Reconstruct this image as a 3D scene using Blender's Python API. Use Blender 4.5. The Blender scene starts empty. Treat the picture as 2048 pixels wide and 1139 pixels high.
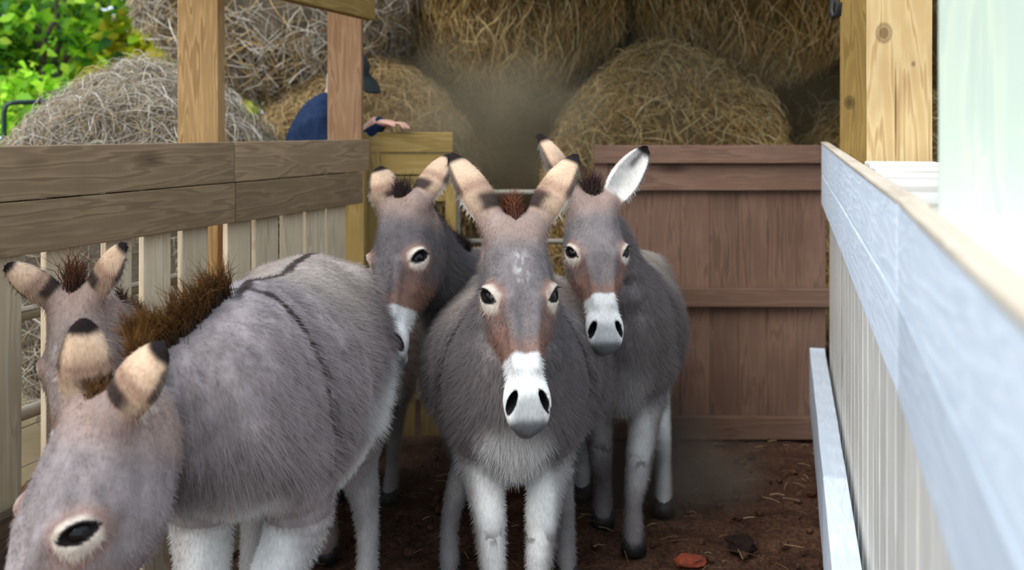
import bpy, bmesh, math, random
import numpy as np
from mathutils import Vector, Matrix, noise as mnoise

random.seed(7)
RNG = np.random.default_rng(7)
C = bpy.context.scene
COL = C.collection

# ------------------------------------------------------------------ camera, world, sun, exposure
F, H, CX, HY = 2000.0, 1.5, 1024.0, 262.0        # focal length in pixels, eye height, centre column, horizon row


def P(px, py, d):
    """Place seen at pixel (px, py) at distance d (metres) in front of the camera."""
    return np.array([(px - CX) * d / F, d, H - (py - HY) * d / F])


cam_data = bpy.data.cameras.new('camera')
cam = bpy.data.objects.new('camera', cam_data)
COL.objects.link(cam)
cam.location = (0, 0, H)
cam.rotation_euler = (math.radians(90), 0, 0)
cam_data.sensor_width = 36.0
cam_data.lens = 36.0 * F / 2048.0
cam_data.shift_y = -(569.5 - HY) / 2048.0
cam_data.clip_start = 0.02
cam_data.dof.use_dof = True
cam_data.dof.focus_distance = 2.72
cam_data.dof.aperture_fstop = 2.6
C.camera = cam

world = bpy.data.worlds.new('world')
C.world = world
world.use_nodes = True
wn = world.node_tree.nodes
bg = wn['Background']
bg.inputs['Color'].default_value = (0.74, 0.86, 1.0, 1)
bg.inputs['Strength'].default_value = 1.35

sun_data = bpy.data.lights.new('sun', 'SUN')
sun_data.energy = 2.3
sun_data.angle = math.radians(45)
sun_data.color = (1.0, 0.95, 0.88)
sun = bpy.data.objects.new('sun', sun_data)
COL.objects.link(sun)
sun.rotation_euler = Vector((0.50, 0.62, -0.75)).to_track_quat('-Z', 'Y').to_euler()

C.view_settings.view_transform = 'Standard'
C.view_settings.look = 'None'
C.view_settings.gamma = 1.0
C.view_settings.use_curve_mapping = False
C.view_settings.exposure = 0.28


# ------------------------------------------------------------------ helpers
def lin(r, g, b):
    f = lambda c: (c / 255 / 12.92) if c / 255 <= 0.04045 else ((c / 255 + 0.055) / 1.055) ** 2.4
    return np.array([f(r), f(g), f(b)])


def rgba(c):
    return (float(c[0]), float(c[1]), float(c[2]), 1.0)


def norm(v):
    v = np.asarray(v, float)
    return v / (np.linalg.norm(v) + 1e-12)


def sstep(a, b, x):
    t = np.clip((x - a) / (b - a), 0, 1)
    return t * t * (3 - 2 * t)


def empty(name, loc, label=None, cat=None, group=None, kind=None, rotz=0.0):
    o = bpy.data.objects.new(name, None)
    COL.objects.link(o)
    o.location = [float(v) for v in loc]
    o.rotation_euler = (0, 0, rotz)
    o.empty_display_size = 0.1
    return tag(o, label, cat, group, kind)


def tag(o, label=None, cat=None, group=None, kind=None):
    for k, v in (('label', label), ('category', cat), ('group', group), ('kind', kind)):
        if v:
            o[k] = v
    return o


def link(name, me, mat, parent=None, world_mat=None, smooth=True):
    o = bpy.data.objects.new(name, me)
    COL.objects.link(o)
    if mat is not None:
        me.materials.append(mat)
    if smooth and len(me.polygons):
        me.polygons.foreach_set('use_smooth', [True] * len(me.polygons))
    m = Matrix(world_mat) if world_mat is not None else Matrix.Identity(4)
    if parent is not None:
        o.parent = parent
        pm = Matrix.LocRotScale(parent.location, parent.rotation_euler, parent.scale)
        if parent.parent is not None:
            g = parent.parent
            pm = Matrix.LocRotScale(g.location, g.rotation_euler, g.scale) @ pm
        loc, rot, sca = (pm.inverted() @ m).decompose()
    else:
        loc, rot, sca = m.decompose()
    o.location, o.rotation_euler, o.scale = loc, rot.to_euler(), sca
    return o


def np_mesh(name, V, faces, colors=None, attr='col'):
    """Mesh from a float array and an int array of quads or triangles (or a list of arrays of both)."""
    if not isinstance(faces, list):
        faces = [faces]
    me = bpy.data.meshes.new(name)
    V = np.asarray(V, np.float32)
    me.vertices.add(len(V))
    me.vertices.foreach_set('co', V.ravel())
    loops = np.concatenate([f.ravel() for f in faces]).astype(np.int32)
    tot = np.concatenate([np.full(len(f), f.shape[1]) for f in faces]).astype(np.int32)
    start = np.concatenate([[0], np.cumsum(tot)[:-1]]).astype(np.int32)
    me.loops.add(len(loops))
    me.loops.foreach_set('vertex_index', loops)
    me.polygons.add(len(tot))
    me.polygons.foreach_set('loop_start', start)
    me.polygons.foreach_set('loop_total', tot)
    me.update(calc_edges=True)
    if colors is not None:
        a = me.color_attributes.new(attr, 'FLOAT_COLOR', 'POINT')
        cc = np.ones((len(V), 4), np.float32)
        cc[:, :3] = colors
        a.data.foreach_set('color', cc.ravel())
    return me


def bm_mesh(name, bm):
    me = bpy.data.meshes.new(name)
    bm.to_mesh(me)
    bm.free()
    return me


def tubes(paths, radii, sides=3, colors=None):
    """Many tapered strands: paths (N,K,3), radii (N,K), colors (N,K,3) -> V, quads, colours."""
    paths = np.asarray(paths, float)
    N, K, _ = paths.shape
    tan = np.gradient(paths, axis=1)
    tan /= np.linalg.norm(tan, axis=2, keepdims=True) + 1e-9
    ref = np.where(np.abs(tan[:, :1, 2:3]) > 0.9, np.array([1.0, 0, 0]), np.array([0, 0, 1.0]))
    u = np.cross(tan, np.broadcast_to(ref, tan.shape))
    u /= np.linalg.norm(u, axis=2, keepdims=True) + 1e-9
    v = np.cross(tan, u)
    ang = np.arange(sides) * 2 * math.pi / sides
    ring = (u[:, :, None, :] * np.cos(ang)[None, None, :, None] + v[:, :, None, :] * np.sin(ang)[None, None, :, None])
    V = paths[:, :, None, :] + ring * np.asarray(radii, float)[:, :, None, None]
    idx = np.arange(N * K * sides).reshape(N, K, sides)
    a = idx[:, :-1, :]
    b = idx[:, 1:, :]
    q = np.stack([a, np.roll(a, -1, 2), np.roll(b, -1, 2), b], -1).reshape(-1, 4)
    cc = None
    if colors is not None:
        cc = np.repeat(np.asarray(colors, float)[:, :, None, :], sides, 2).reshape(-1, 3)
    return V.reshape(-1, 3), q, cc


def vnoise(V, s, seed=0.0, oct_=3):
    """Smooth value noise, about -1..1, at every row of V."""
    out = np.zeros(len(V))
    amp, tot = 1.0, 0.0
    for o in range(oct_):
        q = np.asarray(V, float) * s * 2 ** o + seed * 7.31 + o * 19.7
        i = np.floor(q).astype(np.int64)
        f = q - i
        f = f * f * (3 - 2 * f)
        acc = np.zeros(len(V))
        for dx in (0, 1):
            for dy in (0, 1):
                for dz in (0, 1):
                    h = (i[:, 0] + dx) * 374761393 + (i[:, 1] + dy) * 668265263 + (i[:, 2] + dz) * 1274126177
                    h = (h ^ (h >> 13)) * 1103515245
                    h = ((h ^ (h >> 16)) & 0xFFFF) / 32767.5 - 1
                    w = (f[:, 0] if dx else 1 - f[:, 0]) * (f[:, 1] if dy else 1 - f[:, 1]) * (f[:, 2] if dz else 1 - f[:, 2])
                    acc += h * w
        out += acc * amp
        tot += amp
        amp *= 0.55
    return out / tot * 1.5


# ------------------------------------------------------------------ materials
def new_mat(name, rough=0.8, spec=0.3):
    m = bpy.data.materials.new(name)
    m.use_nodes = True
    nt = m.node_tree
    b = nt.nodes['Principled BSDF']
    b.inputs['Roughness'].default_value = rough
    b.inputs['Specular IOR Level'].default_value = spec
    return m, nt, b


def N(nt, typ, **kw):
    n = nt.nodes.new(typ)
    for k, v in kw.items():
        if k in n.inputs:
            n.inputs[k].default_value = v
        else:
            setattr(n, k, v)
    return n


def ramp(nt, stops):
    r = nt.nodes.new('ShaderNodeValToRGB')
    el = r.color_ramp.elements
    while len(el) < len(stops):
        el.new(0.5)
    for e, (p, c) in zip(el, stops):
        e.position = p
        e.color = rgba(c)
    return r


def mixc(nt, fac, a, b, mode='MIX'):
    n = nt.nodes.new('ShaderNodeMix')
    n.data_type = 'RGBA'
    n.blend_type = mode
    L = nt.links.new
    for sock, val in ((n.inputs[0], fac), (n.inputs[6], a), (n.inputs[7], b)):
        if isinstance(val, (int, float)):
            sock.default_value = val
        elif isinstance(val, (tuple, list, np.ndarray)):
            sock.default_value = rgba(val)
        else:
            L(val, sock)
    return n.outputs[2]


def wood(name, dark, mid, light, rough=0.8, grain=1.0, knots=True, stain=None, bump=0.25, marks=()):
    m, nt, b = new_mat(name, rough, 0.25)
    L = nt.links.new
    tc = N(nt, 'ShaderNodeTexCoord')
    oi = N(nt, 'ShaderNodeObjectInfo')
    off = N(nt, 'ShaderNodeVectorMath', operation='SCALE')
    comb = N(nt, 'ShaderNodeCombineXYZ')
    L(oi.outputs['Random'], comb.inputs[0])
    L(oi.outputs['Random'], comb.inputs[1])
    L(comb.outputs[0], off.inputs[0])
    off.inputs['Scale'].default_value = 17.0
    add = N(nt, 'ShaderNodeVectorMath', operation='ADD')
    L(tc.outputs['Object'], add.inputs[0])
    L(off.outputs[0], add.inputs[1])
    mp = N(nt, 'ShaderNodeMapping')
    mp.inputs['Scale'].default_value = (0.55, 6.0, 6.0)
    L(add.outputs[0], mp.inputs[0])
    n1 = N(nt, 'ShaderNodeTexNoise', Scale=1.6, Detail=3.0, Roughness=0.5)
    L(mp.outputs[0], n1.inputs['Vector'])
    # growth rings: sine of the warped distance across the board
    mul = N(nt, 'ShaderNodeMath', operation='MULTIPLY')
    mul.inputs[1].default_value = 62.0 * grain
    L(n1.outputs[0], mul.inputs[0])
    sn = N(nt, 'ShaderNodeMath', operation='SINE')
    L(mul.outputs[0], sn.inputs[0])
    mr = N(nt, 'ShaderNodeMapRange')
    mr.inputs['From Min'].default_value = -1
    L(sn.outputs[0], mr.inputs[0])
    mp2 = N(nt, 'ShaderNodeMapping')
    mp2.inputs['Scale'].default_value = (3.0, 160.0, 160.0)
    L(add.outputs[0], mp2.inputs[0])
    n2 = N(nt, 'ShaderNodeTexNoise', Scale=1.0, Detail=2.0)
    L(mp2.outputs[0], n2.inputs['Vector'])
    fib = N(nt, 'ShaderNodeMath', operation='MULTIPLY_ADD')
    fib.inputs[1].default_value = 0.45
    L(n2.outputs[0], fib.inputs[0])
    L(mr.outputs[0], fib.inputs[2])
    r = ramp(nt, [(0.25, mid), (0.75, light), (1.15 / 1.45, mid), (1.0, dark)])
    sc = N(nt, 'ShaderNodeMath', operation='MULTIPLY')
    sc.inputs[1].default_value = 0.69
    L(fib.outputs[0], sc.inputs[0])
    L(sc.outputs[0], r.inputs[0])
    col = r.outputs[0]
    # broad weathering
    n3 = N(nt, 'ShaderNodeTexNoise', Scale=2.6, Detail=4.0, Roughness=0.6)
    L(add.outputs[0], n3.inputs['Vector'])
    w = ramp(nt, [(0.35, (0, 0, 0)), (0.7, (1, 1, 1))])
    L(n3.outputs[0], w.inputs[0])
    st = stain if stain is not None else np.asarray(dark) * 0.9 + np.asarray(mid) * 0.1
    wm = N(nt, 'ShaderNodeMath', operation='MULTIPLY')
    wm.inputs[1].default_value = 0.45
    L(w.outputs[0], wm.inputs[0])
    col = mixc(nt, wm.outputs[0], col, st)
    if knots:
        mp3 = N(nt, 'ShaderNodeMapping')
        mp3.inputs['Scale'].default_value = (1.7, 5.0, 5.0)
        L(add.outputs[0], mp3.inputs[0])
        vo = N(nt, 'ShaderNodeTexVoronoi', Scale=1.0)
        L(mp3.outputs[0], vo.inputs['Vector'])
        kr = ramp(nt, [(0.04, (1, 1, 1)), (0.10, (0.55, 0.55, 0.55)), (0.16, (0, 0, 0))])
        L(vo.outputs['Distance'], kr.inputs[0])
        km = N(nt, 'ShaderNodeMath', operation='MULTIPLY')
        km.inputs[1].default_value = 0.75
        L(kr.outputs[0], km.inputs[0])
        col = mixc(nt, km.outputs[0], col, np.asarray(dark) * 0.55)
    for mx_, my_, rx_, ry_, st_ in marks:
        mk = N(nt, 'ShaderNodeMapping')
        mk.inputs['Location'].default_value = (-mx_ / rx_, -my_ / ry_, 0)
        mk.inputs['Scale'].default_value = (1 / rx_, 1 / ry_, 0)
        L(tc.outputs['Object'], mk.inputs[0])
        le_ = N(nt, 'ShaderNodeVectorMath', operation='LENGTH')
        L(mk.outputs[0], le_.inputs[0])
        rr_ = ramp(nt, [(0.30, (st_, st_, st_)), (0.42, (st_ * .55,) * 3), (0.55, (st_ * .8,) * 3), (0.75, (0, 0, 0))])
        L(le_.outputs['Value'], rr_.inputs[0])
        col = mixc(nt, rr_.outputs[0], col, np.asarray(dark) * 0.45)
    ov = N(nt, 'ShaderNodeHueSaturation')
    vr = N(nt, 'ShaderNodeMapRange')
    vr.inputs['To Min'].default_value = 0.86
    vr.inputs['To Max'].default_value = 1.14
    L(oi.outputs['Random'], vr.inputs[0])
    L(vr.outputs[0], ov.inputs['Value'])
    L(col, ov.inputs['Color'])
    L(ov.outputs[0], b.inputs['Base Color'])
    bp = N(nt, 'ShaderNodeBump', Strength=bump, Distance=0.004)
    L(fib.outputs[0], bp.inputs['Height'])
    L(bp.outputs[0], b.inputs['Normal'])
    return m


def attr_mat(name, attr, rough=0.85, spec=0.2, noise_scale=None, amount=0.25, bump=0.0, stretch=(1, 1, 1), sheen=0.0):
    m, nt, b = new_mat(name, rough, spec)
    L = nt.links.new
    at = N(nt, 'ShaderNodeAttribute', attribute_name=attr)
    col = at.outputs['Color']
    if noise_scale:
        tc = N(nt, 'ShaderNodeTexCoord')
        mp = N(nt, 'ShaderNodeMapping')
        mp.inputs['Scale'].default_value = stretch
        L(tc.outputs['Object'], mp.inputs[0])
        n1 = N(nt, 'ShaderNodeTexNoise', Scale=noise_scale, Detail=5.0, Roughness=0.65)
        L(mp.outputs[0], n1.inputs['Vector'])
        n2 = N(nt, 'ShaderNodeTexNoise', Scale=noise_scale * 0.09, Detail=3.0)
        L(tc.outputs['Object'], n2.inputs['Vector'])
        ad = N(nt, 'ShaderNodeMath', operation='ADD')
        L(n1.outputs[0], ad.inputs[0])
        L(n2.outputs[0], ad.inputs[1])
        mr = N(nt, 'ShaderNodeMapRange')
        mr.inputs['From Min'].default_value = 0.7
        mr.inputs['From Max'].default_value = 1.3
        mr.inputs['To Min'].default_value = 1 - amount
        mr.inputs['To Max'].default_value = 1 + amount
        L(ad.outputs[0], mr.inputs[0])
        hs = N(nt, 'ShaderNodeHueSaturation')
        L(col, hs.inputs['Color'])
        L(mr.outputs[0], hs.inputs['Value'])
        col = hs.outputs[0]
        if bump:
            bp = N(nt, 'ShaderNodeBump', Strength=bump, Distance=0.006)
            L(n1.outputs[0], bp.inputs['Height'])
            L(bp.outputs[0], b.inputs['Normal'])
    L(col, b.inputs['Base Color'])
    if sheen:
        b.inputs['Sheen Weight'].default_value = sheen
        b.inputs['Sheen Roughness'].default_value = 0.6
    return m


def plain(name, c, rough=0.6, spec=0.4, metal=0.0, noise_scale=None, c2=None, bump=0.0):
    m, nt, b = new_mat(name, rough, spec)
    b.inputs['Metallic'].default_value = metal
    b.inputs['Base Color'].default_value = rgba(c)
    if noise_scale:
        L = nt.links.new
        tc = N(nt, 'ShaderNodeTexCoord')
        n1 = N(nt, 'ShaderNodeTexNoise', Scale=noise_scale, Detail=6.0, Roughness=0.65)
        L(tc.outputs['Object'], n1.inputs['Vector'])
        r = ramp(nt, [(0.3, c), (0.7, c2 if c2 is not None else np.asarray(c) * 0.6)])
        L(n1.outputs[0], r.inputs[0])
        L(r.outputs[0], b.inputs['Base Color'])
        if bump:
            bp = N(nt, 'ShaderNodeBump', Strength=bump, Distance=0.02)
            L(n1.outputs[0], bp.inputs['Height'])
            L(bp.outputs[0], b.inputs['Normal'])
    return m


M = {}
M['board_brown'] = wood('weathered_brown_board', lin(98, 79, 58), lin(136, 112, 84), lin(152, 128, 98), grain=0.7)
M['picket_tan'] = wood('pale_tan_picket', lin(164, 144, 112), lin(218, 197, 164), lin(230, 212, 184), grain=0.6)
M['post_yellow'] = wood('yellow_pine_post', lin(106, 78, 46), lin(152, 120, 78), lin(172, 140, 94), grain=1.0)
M['post_pink'] = wood('pinkish_pine_post', lin(106, 74, 50), lin(146, 112, 82), lin(160, 128, 98), grain=0.8)
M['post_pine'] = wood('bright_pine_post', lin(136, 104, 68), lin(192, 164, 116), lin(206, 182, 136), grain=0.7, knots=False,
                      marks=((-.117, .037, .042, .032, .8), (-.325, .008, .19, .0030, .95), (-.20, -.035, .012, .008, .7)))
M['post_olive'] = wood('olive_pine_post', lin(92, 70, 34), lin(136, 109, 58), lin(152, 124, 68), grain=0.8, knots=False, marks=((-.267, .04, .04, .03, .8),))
M['post_green'] = wood('pale_green_post', lin(186, 200, 184), lin(198, 212, 200), lin(212, 222, 202), grain=0.5, knots=False)
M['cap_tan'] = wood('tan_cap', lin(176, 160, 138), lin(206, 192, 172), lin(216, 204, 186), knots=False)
M['board_white'] = wood('skylit_grey_board', lin(190, 202, 216), lin(216, 226, 238), lin(228, 236, 246), grain=1.1, knots=False, bump=0.15)  # weathered wood like the brown boards; bluish skylight brightness mixed into the colour
M['picket_white'] = wood('whitish_picket', lin(170, 164, 154), lin(220, 216, 208), lin(232, 229, 222), grain=0.6)
M['wall_brown'] = wood('red_brown_plank', lin(78, 57, 46), lin(114, 87, 72), lin(124, 96, 80), grain=0.6)
M['gate_olive'] = wood('olive_gate_board', lin(110, 88, 44), lin(152, 126, 72), lin(166, 140, 86), grain=0.6)
M['kick_dark'] = wood('dark_kick_board', lin(58, 46, 38), lin(84, 68, 56), lin(98, 80, 66), grain=0.5)
M['roof'] = wood('dark_roof_board', lin(60, 48, 36), lin(92, 76, 58), lin(110, 92, 70), grain=0.5)
M['coat'] = attr_mat('donkey_coat', 'col', 0.9, 0.12, 150.0, 0.22, 0.35, (1, 1, 0.35))
M['hair'] = attr_mat('coarse_hair', 'col', 0.7, 0.25)
M['straw'] = attr_mat('dry_straw', 'col', 0.75, 0.25)
M['eye'] = plain('dark_eye', (0.004, 0.003, 0.003), 0.12, 0.3)
M['hoof'] = plain('dark_hoof', lin(46, 42, 42), 0.5, 0.4, noise_scale=60, c2=lin(30, 28, 28))
M['steel'] = plain('pale_galvanised_steel', lin(160, 152, 138), 0.6, 0.4, 0.1, 8, lin(132, 124, 110))
M['green_tube'] = plain('dark_green_tube', lin(22, 52, 44), 0.4, 0.5)
M['iron'] = plain('dark_iron', lin(44, 42, 40), 0.5, 0.5, 0.4)
M['brick'] = plain('red_brick', lin(150, 72, 50), 0.9, 0.2, noise_scale=40, c2=lin(110, 56, 42))
M['dung'] = plain('dark_dung', lin(34, 26, 24), 0.95, 0.1, noise_scale=30, c2=lin(50, 38, 32), bump=0.5)


# ------------------------------------------------------------------ boards
def box_mesh(name, dx, dy, dz, bev=0.004, cut=0, wob=0.0):
    bm = bmesh.new()
    bmesh.ops.create_cube(bm, size=1.0)
    bmesh.ops.scale(bm, vec=(dx, dy, dz), verts=bm.verts)
    if cut:
        es = [e for e in bm.edges if abs((e.verts[0].co - e.verts[1].co).x) > dx * 0.9]
        bmesh.ops.subdivide_edges(bm, edges=es, cuts=cut, use_grid_fill=True)
    if bev:
        es = [e for e in bm.edges if len(e.link_faces) == 2 and e.calc_face_angle(0) > 0.5]
        bmesh.ops.bevel(bm, geom=es, offset=min(bev, dx * .4, dy * .4, dz * .4), segments=2, affect='EDGES', profile=0.6)
    if wob:
        sd = random.random() * 50
        for v in bm.verts:
            v.co.y += wob * mnoise.noise(Vector((v.co.x * 2.2 + sd, 0, 0)))
            v.co.z += wob * mnoise.noise(Vector((v.co.x * 1.7, sd, 3)))
    return bm_mesh(name, bm)


def beam(name, a, b, width, height, mat, parent=None, up=(0, 0, 1), bev=0.004, wob=0.002, cut=5):
    """Board whose long axis runs a -> b; height along `up`, width across."""
    a, b = np.asarray(a, float), np.asarray(b, float)
    x = norm(b - a)
    y = norm(np.cross(up, x))
    z = np.cross(x, y)
    c = (a + b) / 2
    m = Matrix(((x[0], y[0], z[0], c[0]), (x[1], y[1], z[1], c[1]), (x[2], y[2], z[2], c[2]), (0, 0, 0, 1)))
    me = box_mesh(name, float(np.linalg.norm(b - a)), width, height, bev, cut, wob)
    return link(name, me, mat, parent, m, smooth=False)


def upright(name, x, y, z0, z1, w, t, face, mat, parent=None, bev=0.003, wob=0.001):
    """Vertical board; `face` is the horizontal direction its broad side looks to, w its breadth, t its thickness."""
    return beam(name, (x, y, z0), (x, y, z1), w, t, mat, parent, up=(face[0], face[1], 0), bev=bev, wob=wob, cut=4)


# ------------------------------------------------------------------ left fence
LX0, LK = -2.07, 0.3155
LDIR = norm((LK, 1, 0))
LNRM = np.array([LDIR[1], -LDIR[0], 0])          # towards the lane


def LP(d, z, off=0.0):
    return np.array([LX0 + LK * d, d, z]) + LNRM * off


def ld(px):
    return LX0 * F / (px - 1655.0)


fl = empty('board_fence', LP(3.4, 0), 'long brown board fence with pale pickets along the left of the lane', 'fence')
dj = ld(470)
beam('rail', LP(1.9, 1.392, -0.02), LP(dj - 0.002, 1.392, -0.02), 0.038, 0.140, M['board_brown'], fl)
beam('rail', LP(dj + 0.002, 1.392, -0.02), LP(4.52, 1.392, -0.02), 0.038, 0.140, M['board_brown'], fl)
beam('rail', LP(1.9, 1.250, -0.02), LP(ld(472), 1.250, -0.02), 0.038, 0.139, M['board_brown'], fl)
beam('rail', LP(ld(472) + .004, 1.250, -0.02), LP(4.46, 1.250, -0.02), 0.038, 0.139, M['board_brown'], fl)
beam('kick_board', LP(1.9, 0.42, -0.015), LP(4.4, 0.42, -0.015), 0.036, 0.22, M['kick_dark'], fl)
for p0, p1 in ((-520, -420), (-400, -305), (-288, -204), (-190, -110), (-95, -15), (-2, 70), (118, 186), (236, 287), (311, 364), (387, 438), (476, 521), (532, 576), (587, 625), (631, 669), (673, 709)):
    d0, d1 = ld(p0), ld(p1)
    dc = (d0 + d1) / 2
    w = (d1 - d0) / LDIR[1]
    q = LP(dc, 0, -0.052)
    upright('picket', q[0], q[1], 0.0, 1.38, w, 0.02, LNRM, M['picket_tan'], fl)


def front_post(name, x, y, z0, z1, w, t, mat, label, wob=0.002):
    e = empty(name, (x, y, z0), label, 'post', 'roof posts along the fences')
    upright('timber', x, y, z0, z1, w, t, (0, -1), mat, e, bev=0.005, wob=wob)
    return e


q = P(403, 290, 3.66)
front_post('timber_post', q[0], q[1], 0.0, 2.6, 0.148, 0.09, M['post_yellow'], 'yellow pine post rising behind the brown top rail beside the grey round bale')
q = P(691, 275, 4.60)
front_post('timber_post', q[0], q[1], 0.0, 2.6, 0.156, 0.06, M['post_pink'], 'reddish timber post in front of the person in the navy jacket')
e = empty('corner_post', LP(4.55, 0, -0.12), 'yellowish corner post where the left board fence meets the wooden gate', 'post')
qq = LP(4.57, 0, -0.10)
upright('timber', qq[0], qq[1], 0, 1.33, 0.10, 0.09, (0, -1), M['gate_olive'], e)
rb = empty('roof_beam', LP(3.2, 2.0, 0.02), 'heavy timber roof beam ending above the reddish post', 'beam')
beam('timber', LP(1.2, 2.10, 0.02), LP(4.49, 2.10, 0.02), 0.05, 0.21, M['post_olive'], rb, bev=0.006)

# ------------------------------------------------------------------ right fence (three straight runs)
RA = np.array([P(1643, 285, 4.80), P(1795, 398, 1.50), P(2072, 655, 0.57)])


def RP(d, z, off=0.0):
    """Point on the inner face of the right fence at depth d; off > 0 is away from the lane."""
    if d >= 1.5:
        k = (d - 1.5) / 3.3
        x = RA[1][0] + (RA[0][0] - RA[1][0]) * k
        zt = RA[1][2] + (RA[0][2] - RA[1][2]) * k
        dr = norm((RA[0][0] - RA[1][0], 3.3, 0))
    else:
        k = (d - 0.57) / 0.93
        x = RA[2][0] + (RA[1][0] - RA[2][0]) * k
        zt = RA[2][2] + (RA[1][2] - RA[2][2]) * k
        dr = norm((RA[1][0] - RA[2][0], 0.93, 0))
    n = np.array([dr[1], -dr[0], 0])
    return np.array([x, d, zt + z]) + n * off


fr = empty('whitish_fence', (RP(2.5, 0)[0], 2.5, 0), 'weathered, skylit whitish board fence running close along the right side', 'fence')
for d0, d1 in ((0.25, 1.497), (1.503, 4.8)):
    for zc in (-0.072, -0.219):
        beam('rail', RP(d0, zc - .004, 0.015), RP(d1, zc - .004, 0.015), 0.03, 0.142, M['board_white'], fr)
d = 0.5
RN = norm(np.array([1, -0.27, 0]))
while d < 4.75:
    q = RP(d, 0, 0.043)
    upright('picket', q[0], q[1], 0.0, q[2] - 0.05, 0.135, 0.022, -RN, M['picket_white'], fr)
    d += 0.158
for d0, d1 in ((1.2, 3.0), (3.005, 4.8)):
    a, b = RP(d0, 0, -0.02), RP(d1, 0, -0.02)
    a[2] = b[2] = 0.33
    beam('kick_board', a, b, 0.07, 0.26, M['board_white'], fr)
for k, (dd, zc, dp) in enumerate(((2.52, 1.407, .16), (2.36, 1.400, .16), (2.20, 1.392, .16), (2.0, 1.386, .22), (1.74, 1.372, .28), (1.40, 1.366, .38), (1.0, 1.360, .40))):
    q = RP(dd, 0, 0.034)
    q[2] = zc
    beam('ledge_board', q, q + RN * 0.17, dp, 0.030, M['picket_white'], fr, cut=0)
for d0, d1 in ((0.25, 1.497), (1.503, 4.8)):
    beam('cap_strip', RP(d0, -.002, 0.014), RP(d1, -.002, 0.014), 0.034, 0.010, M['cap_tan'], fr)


def view_post(name, px0, px1, d, z0, z1, t, mat, label):
    """Square post turned so that its broad side looks down the lane to where one stands."""
    a, c = P(px0, 0, d), P(px1, 0, d)
    n = norm(np.array([-(a[0] + c[0]) / 2, -d, 0]))
    ctr = (a + c) / 2 - n * (t / 2)
    e = empty(name, (ctr[0], ctr[1], z0), label, 'post', 'roof posts along the fences')
    upright('timber', ctr[0], ctr[1], z0, z1, float(np.linalg.norm(c - a)) * 0.98, t, n, mat, e, bev=0.005, wob=0.001)
    return e


view_post('pine_post', 1735, 1861, 2.62, 1.0, 2.75, 0.14, M['post_pine'], 'bright knotty pine post with a long crack above the whitish fence')
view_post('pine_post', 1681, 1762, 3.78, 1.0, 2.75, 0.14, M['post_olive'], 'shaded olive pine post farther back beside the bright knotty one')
view_post('pale_post', 1882, 2080, 1.44, 1.0, 2.3, 0.12, M['post_green'], 'pale green blurred post nearest the camera on the right fence')

# ------------------------------------------------------------------ back wall, gate, tube gate
WD = 4.86
wb = empty('wall_back', ((1415 - CX) * WD / F, WD, 0), None, None, None, 'structure')
xw0, xw1 = (1187 - CX) * WD / F, (1662 - CX) * WD / F
x = xw0
while x < xw1 - 0.02:
    w = min(0.142, xw1 - x)
    upright('plank', x + w / 2, WD + 0.03 + random.uniform(0, .004), 0, 1.40, w - 0.0008, 0.022, (0, -1), M['wall_brown'], wb, bev=0.0015)
    x += 0.142


def wall_rail(name, x0, x1, py0, py1, dd, mat, parent, t=0.03):
    z1, z0 = H - (py0 - HY) * dd / F, H - (py1 - HY) * dd / F
    return beam(name, ((x0 - CX) * dd / F, dd, (z0 + z1) / 2), ((x1 - CX) * dd / F, dd, (z0 + z1) / 2), t, z1 - z0, mat, parent)


wall_rail('rail', 1187, 1660, 290, 326, WD - 0.02, M['wall_brown'], wb, 0.06)
wall_rail('rail', 1216, 1660, 328, 380, WD, M['wall_brown'], wb)
wall_rail('rail', 1216, 1668, 576, 612, WD - 0.012, M['wall_brown'], wb, 0.045)
wall_rail('rail', 1216, 1668, 832, 876, WD - 0.012, M['wall_brown'], wb, 0.045)
upright('stile', (1201 - CX) * WD / F, WD - 0.003, 0, 1.36, 0.07, 0.04, (0, -1), M['wall_brown'], wb)

GD = 4.70
wg = empty('wooden_gate', P(815, 0, GD) * np.array([1, 1, 0]), 'olive wooden gate of wide boards behind the donkey at the back left', 'gate')
wall_rail('top_rail', 726, 906, 264, 304, GD, M['gate_olive'], wg)
wall_rail('rail', 738, 894, 307, 349, GD + .01, M['gate_olive'], wg)
wall_rail('rail', 738, 894, 352, 402, GD + .01, M['gate_olive'], wg)
wall_rail('rail', 738, 894, 700, 750, GD + .01, M['gate_olive'], wg)
upright('stile', (902 - CX) * GD / F, GD + 0.005, 0.06, 1.39, 0.05, 0.05, (0, -1), M['gate_olive'], wg)
upright('stile', (748 - CX) * GD / F, GD + 0.005, 0.06, 1.39, 0.06, 0.05, (0, -1), M['gate_olive'], wg)
upright('slat', (800 - CX) * GD / F, GD + 0.04, 0.06, 1.35, 0.14, 0.02, (0, -1), M['gate_olive'], wg)
upright('slat', (862 - CX) * GD / F, GD + 0.04, 0.06, 1.35, 0.10, 0.02, (0, -1), M['gate_olive'], wg)


def pipe(name, a, b, r, mat, parent=None, sides=10):
    V, q, _ = tubes(np.array([[a, (np.asarray(a) + np.asarray(b)) / 2, b]]), np.full((1, 3), r), sides)
    return link(name, np_mesh(name, V, q), mat, parent)


TD = 4.95
tg = empty('tube_gate', P(1045, 0, TD) * np.array([1, 1, 0]), 'pale galvanised tube gate across the gap behind the middle donkey', 'gate')
for py in (384, 482, 590, 700, 800):
    pipe('rail', P(912, py, TD), P(1184, py, TD), 0.014, M['steel'], tg)
for px in (914, 1182):
    pipe('upright', P(px, 372, TD), P(px, 866, TD), 0.016, M['steel'], tg)

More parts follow.
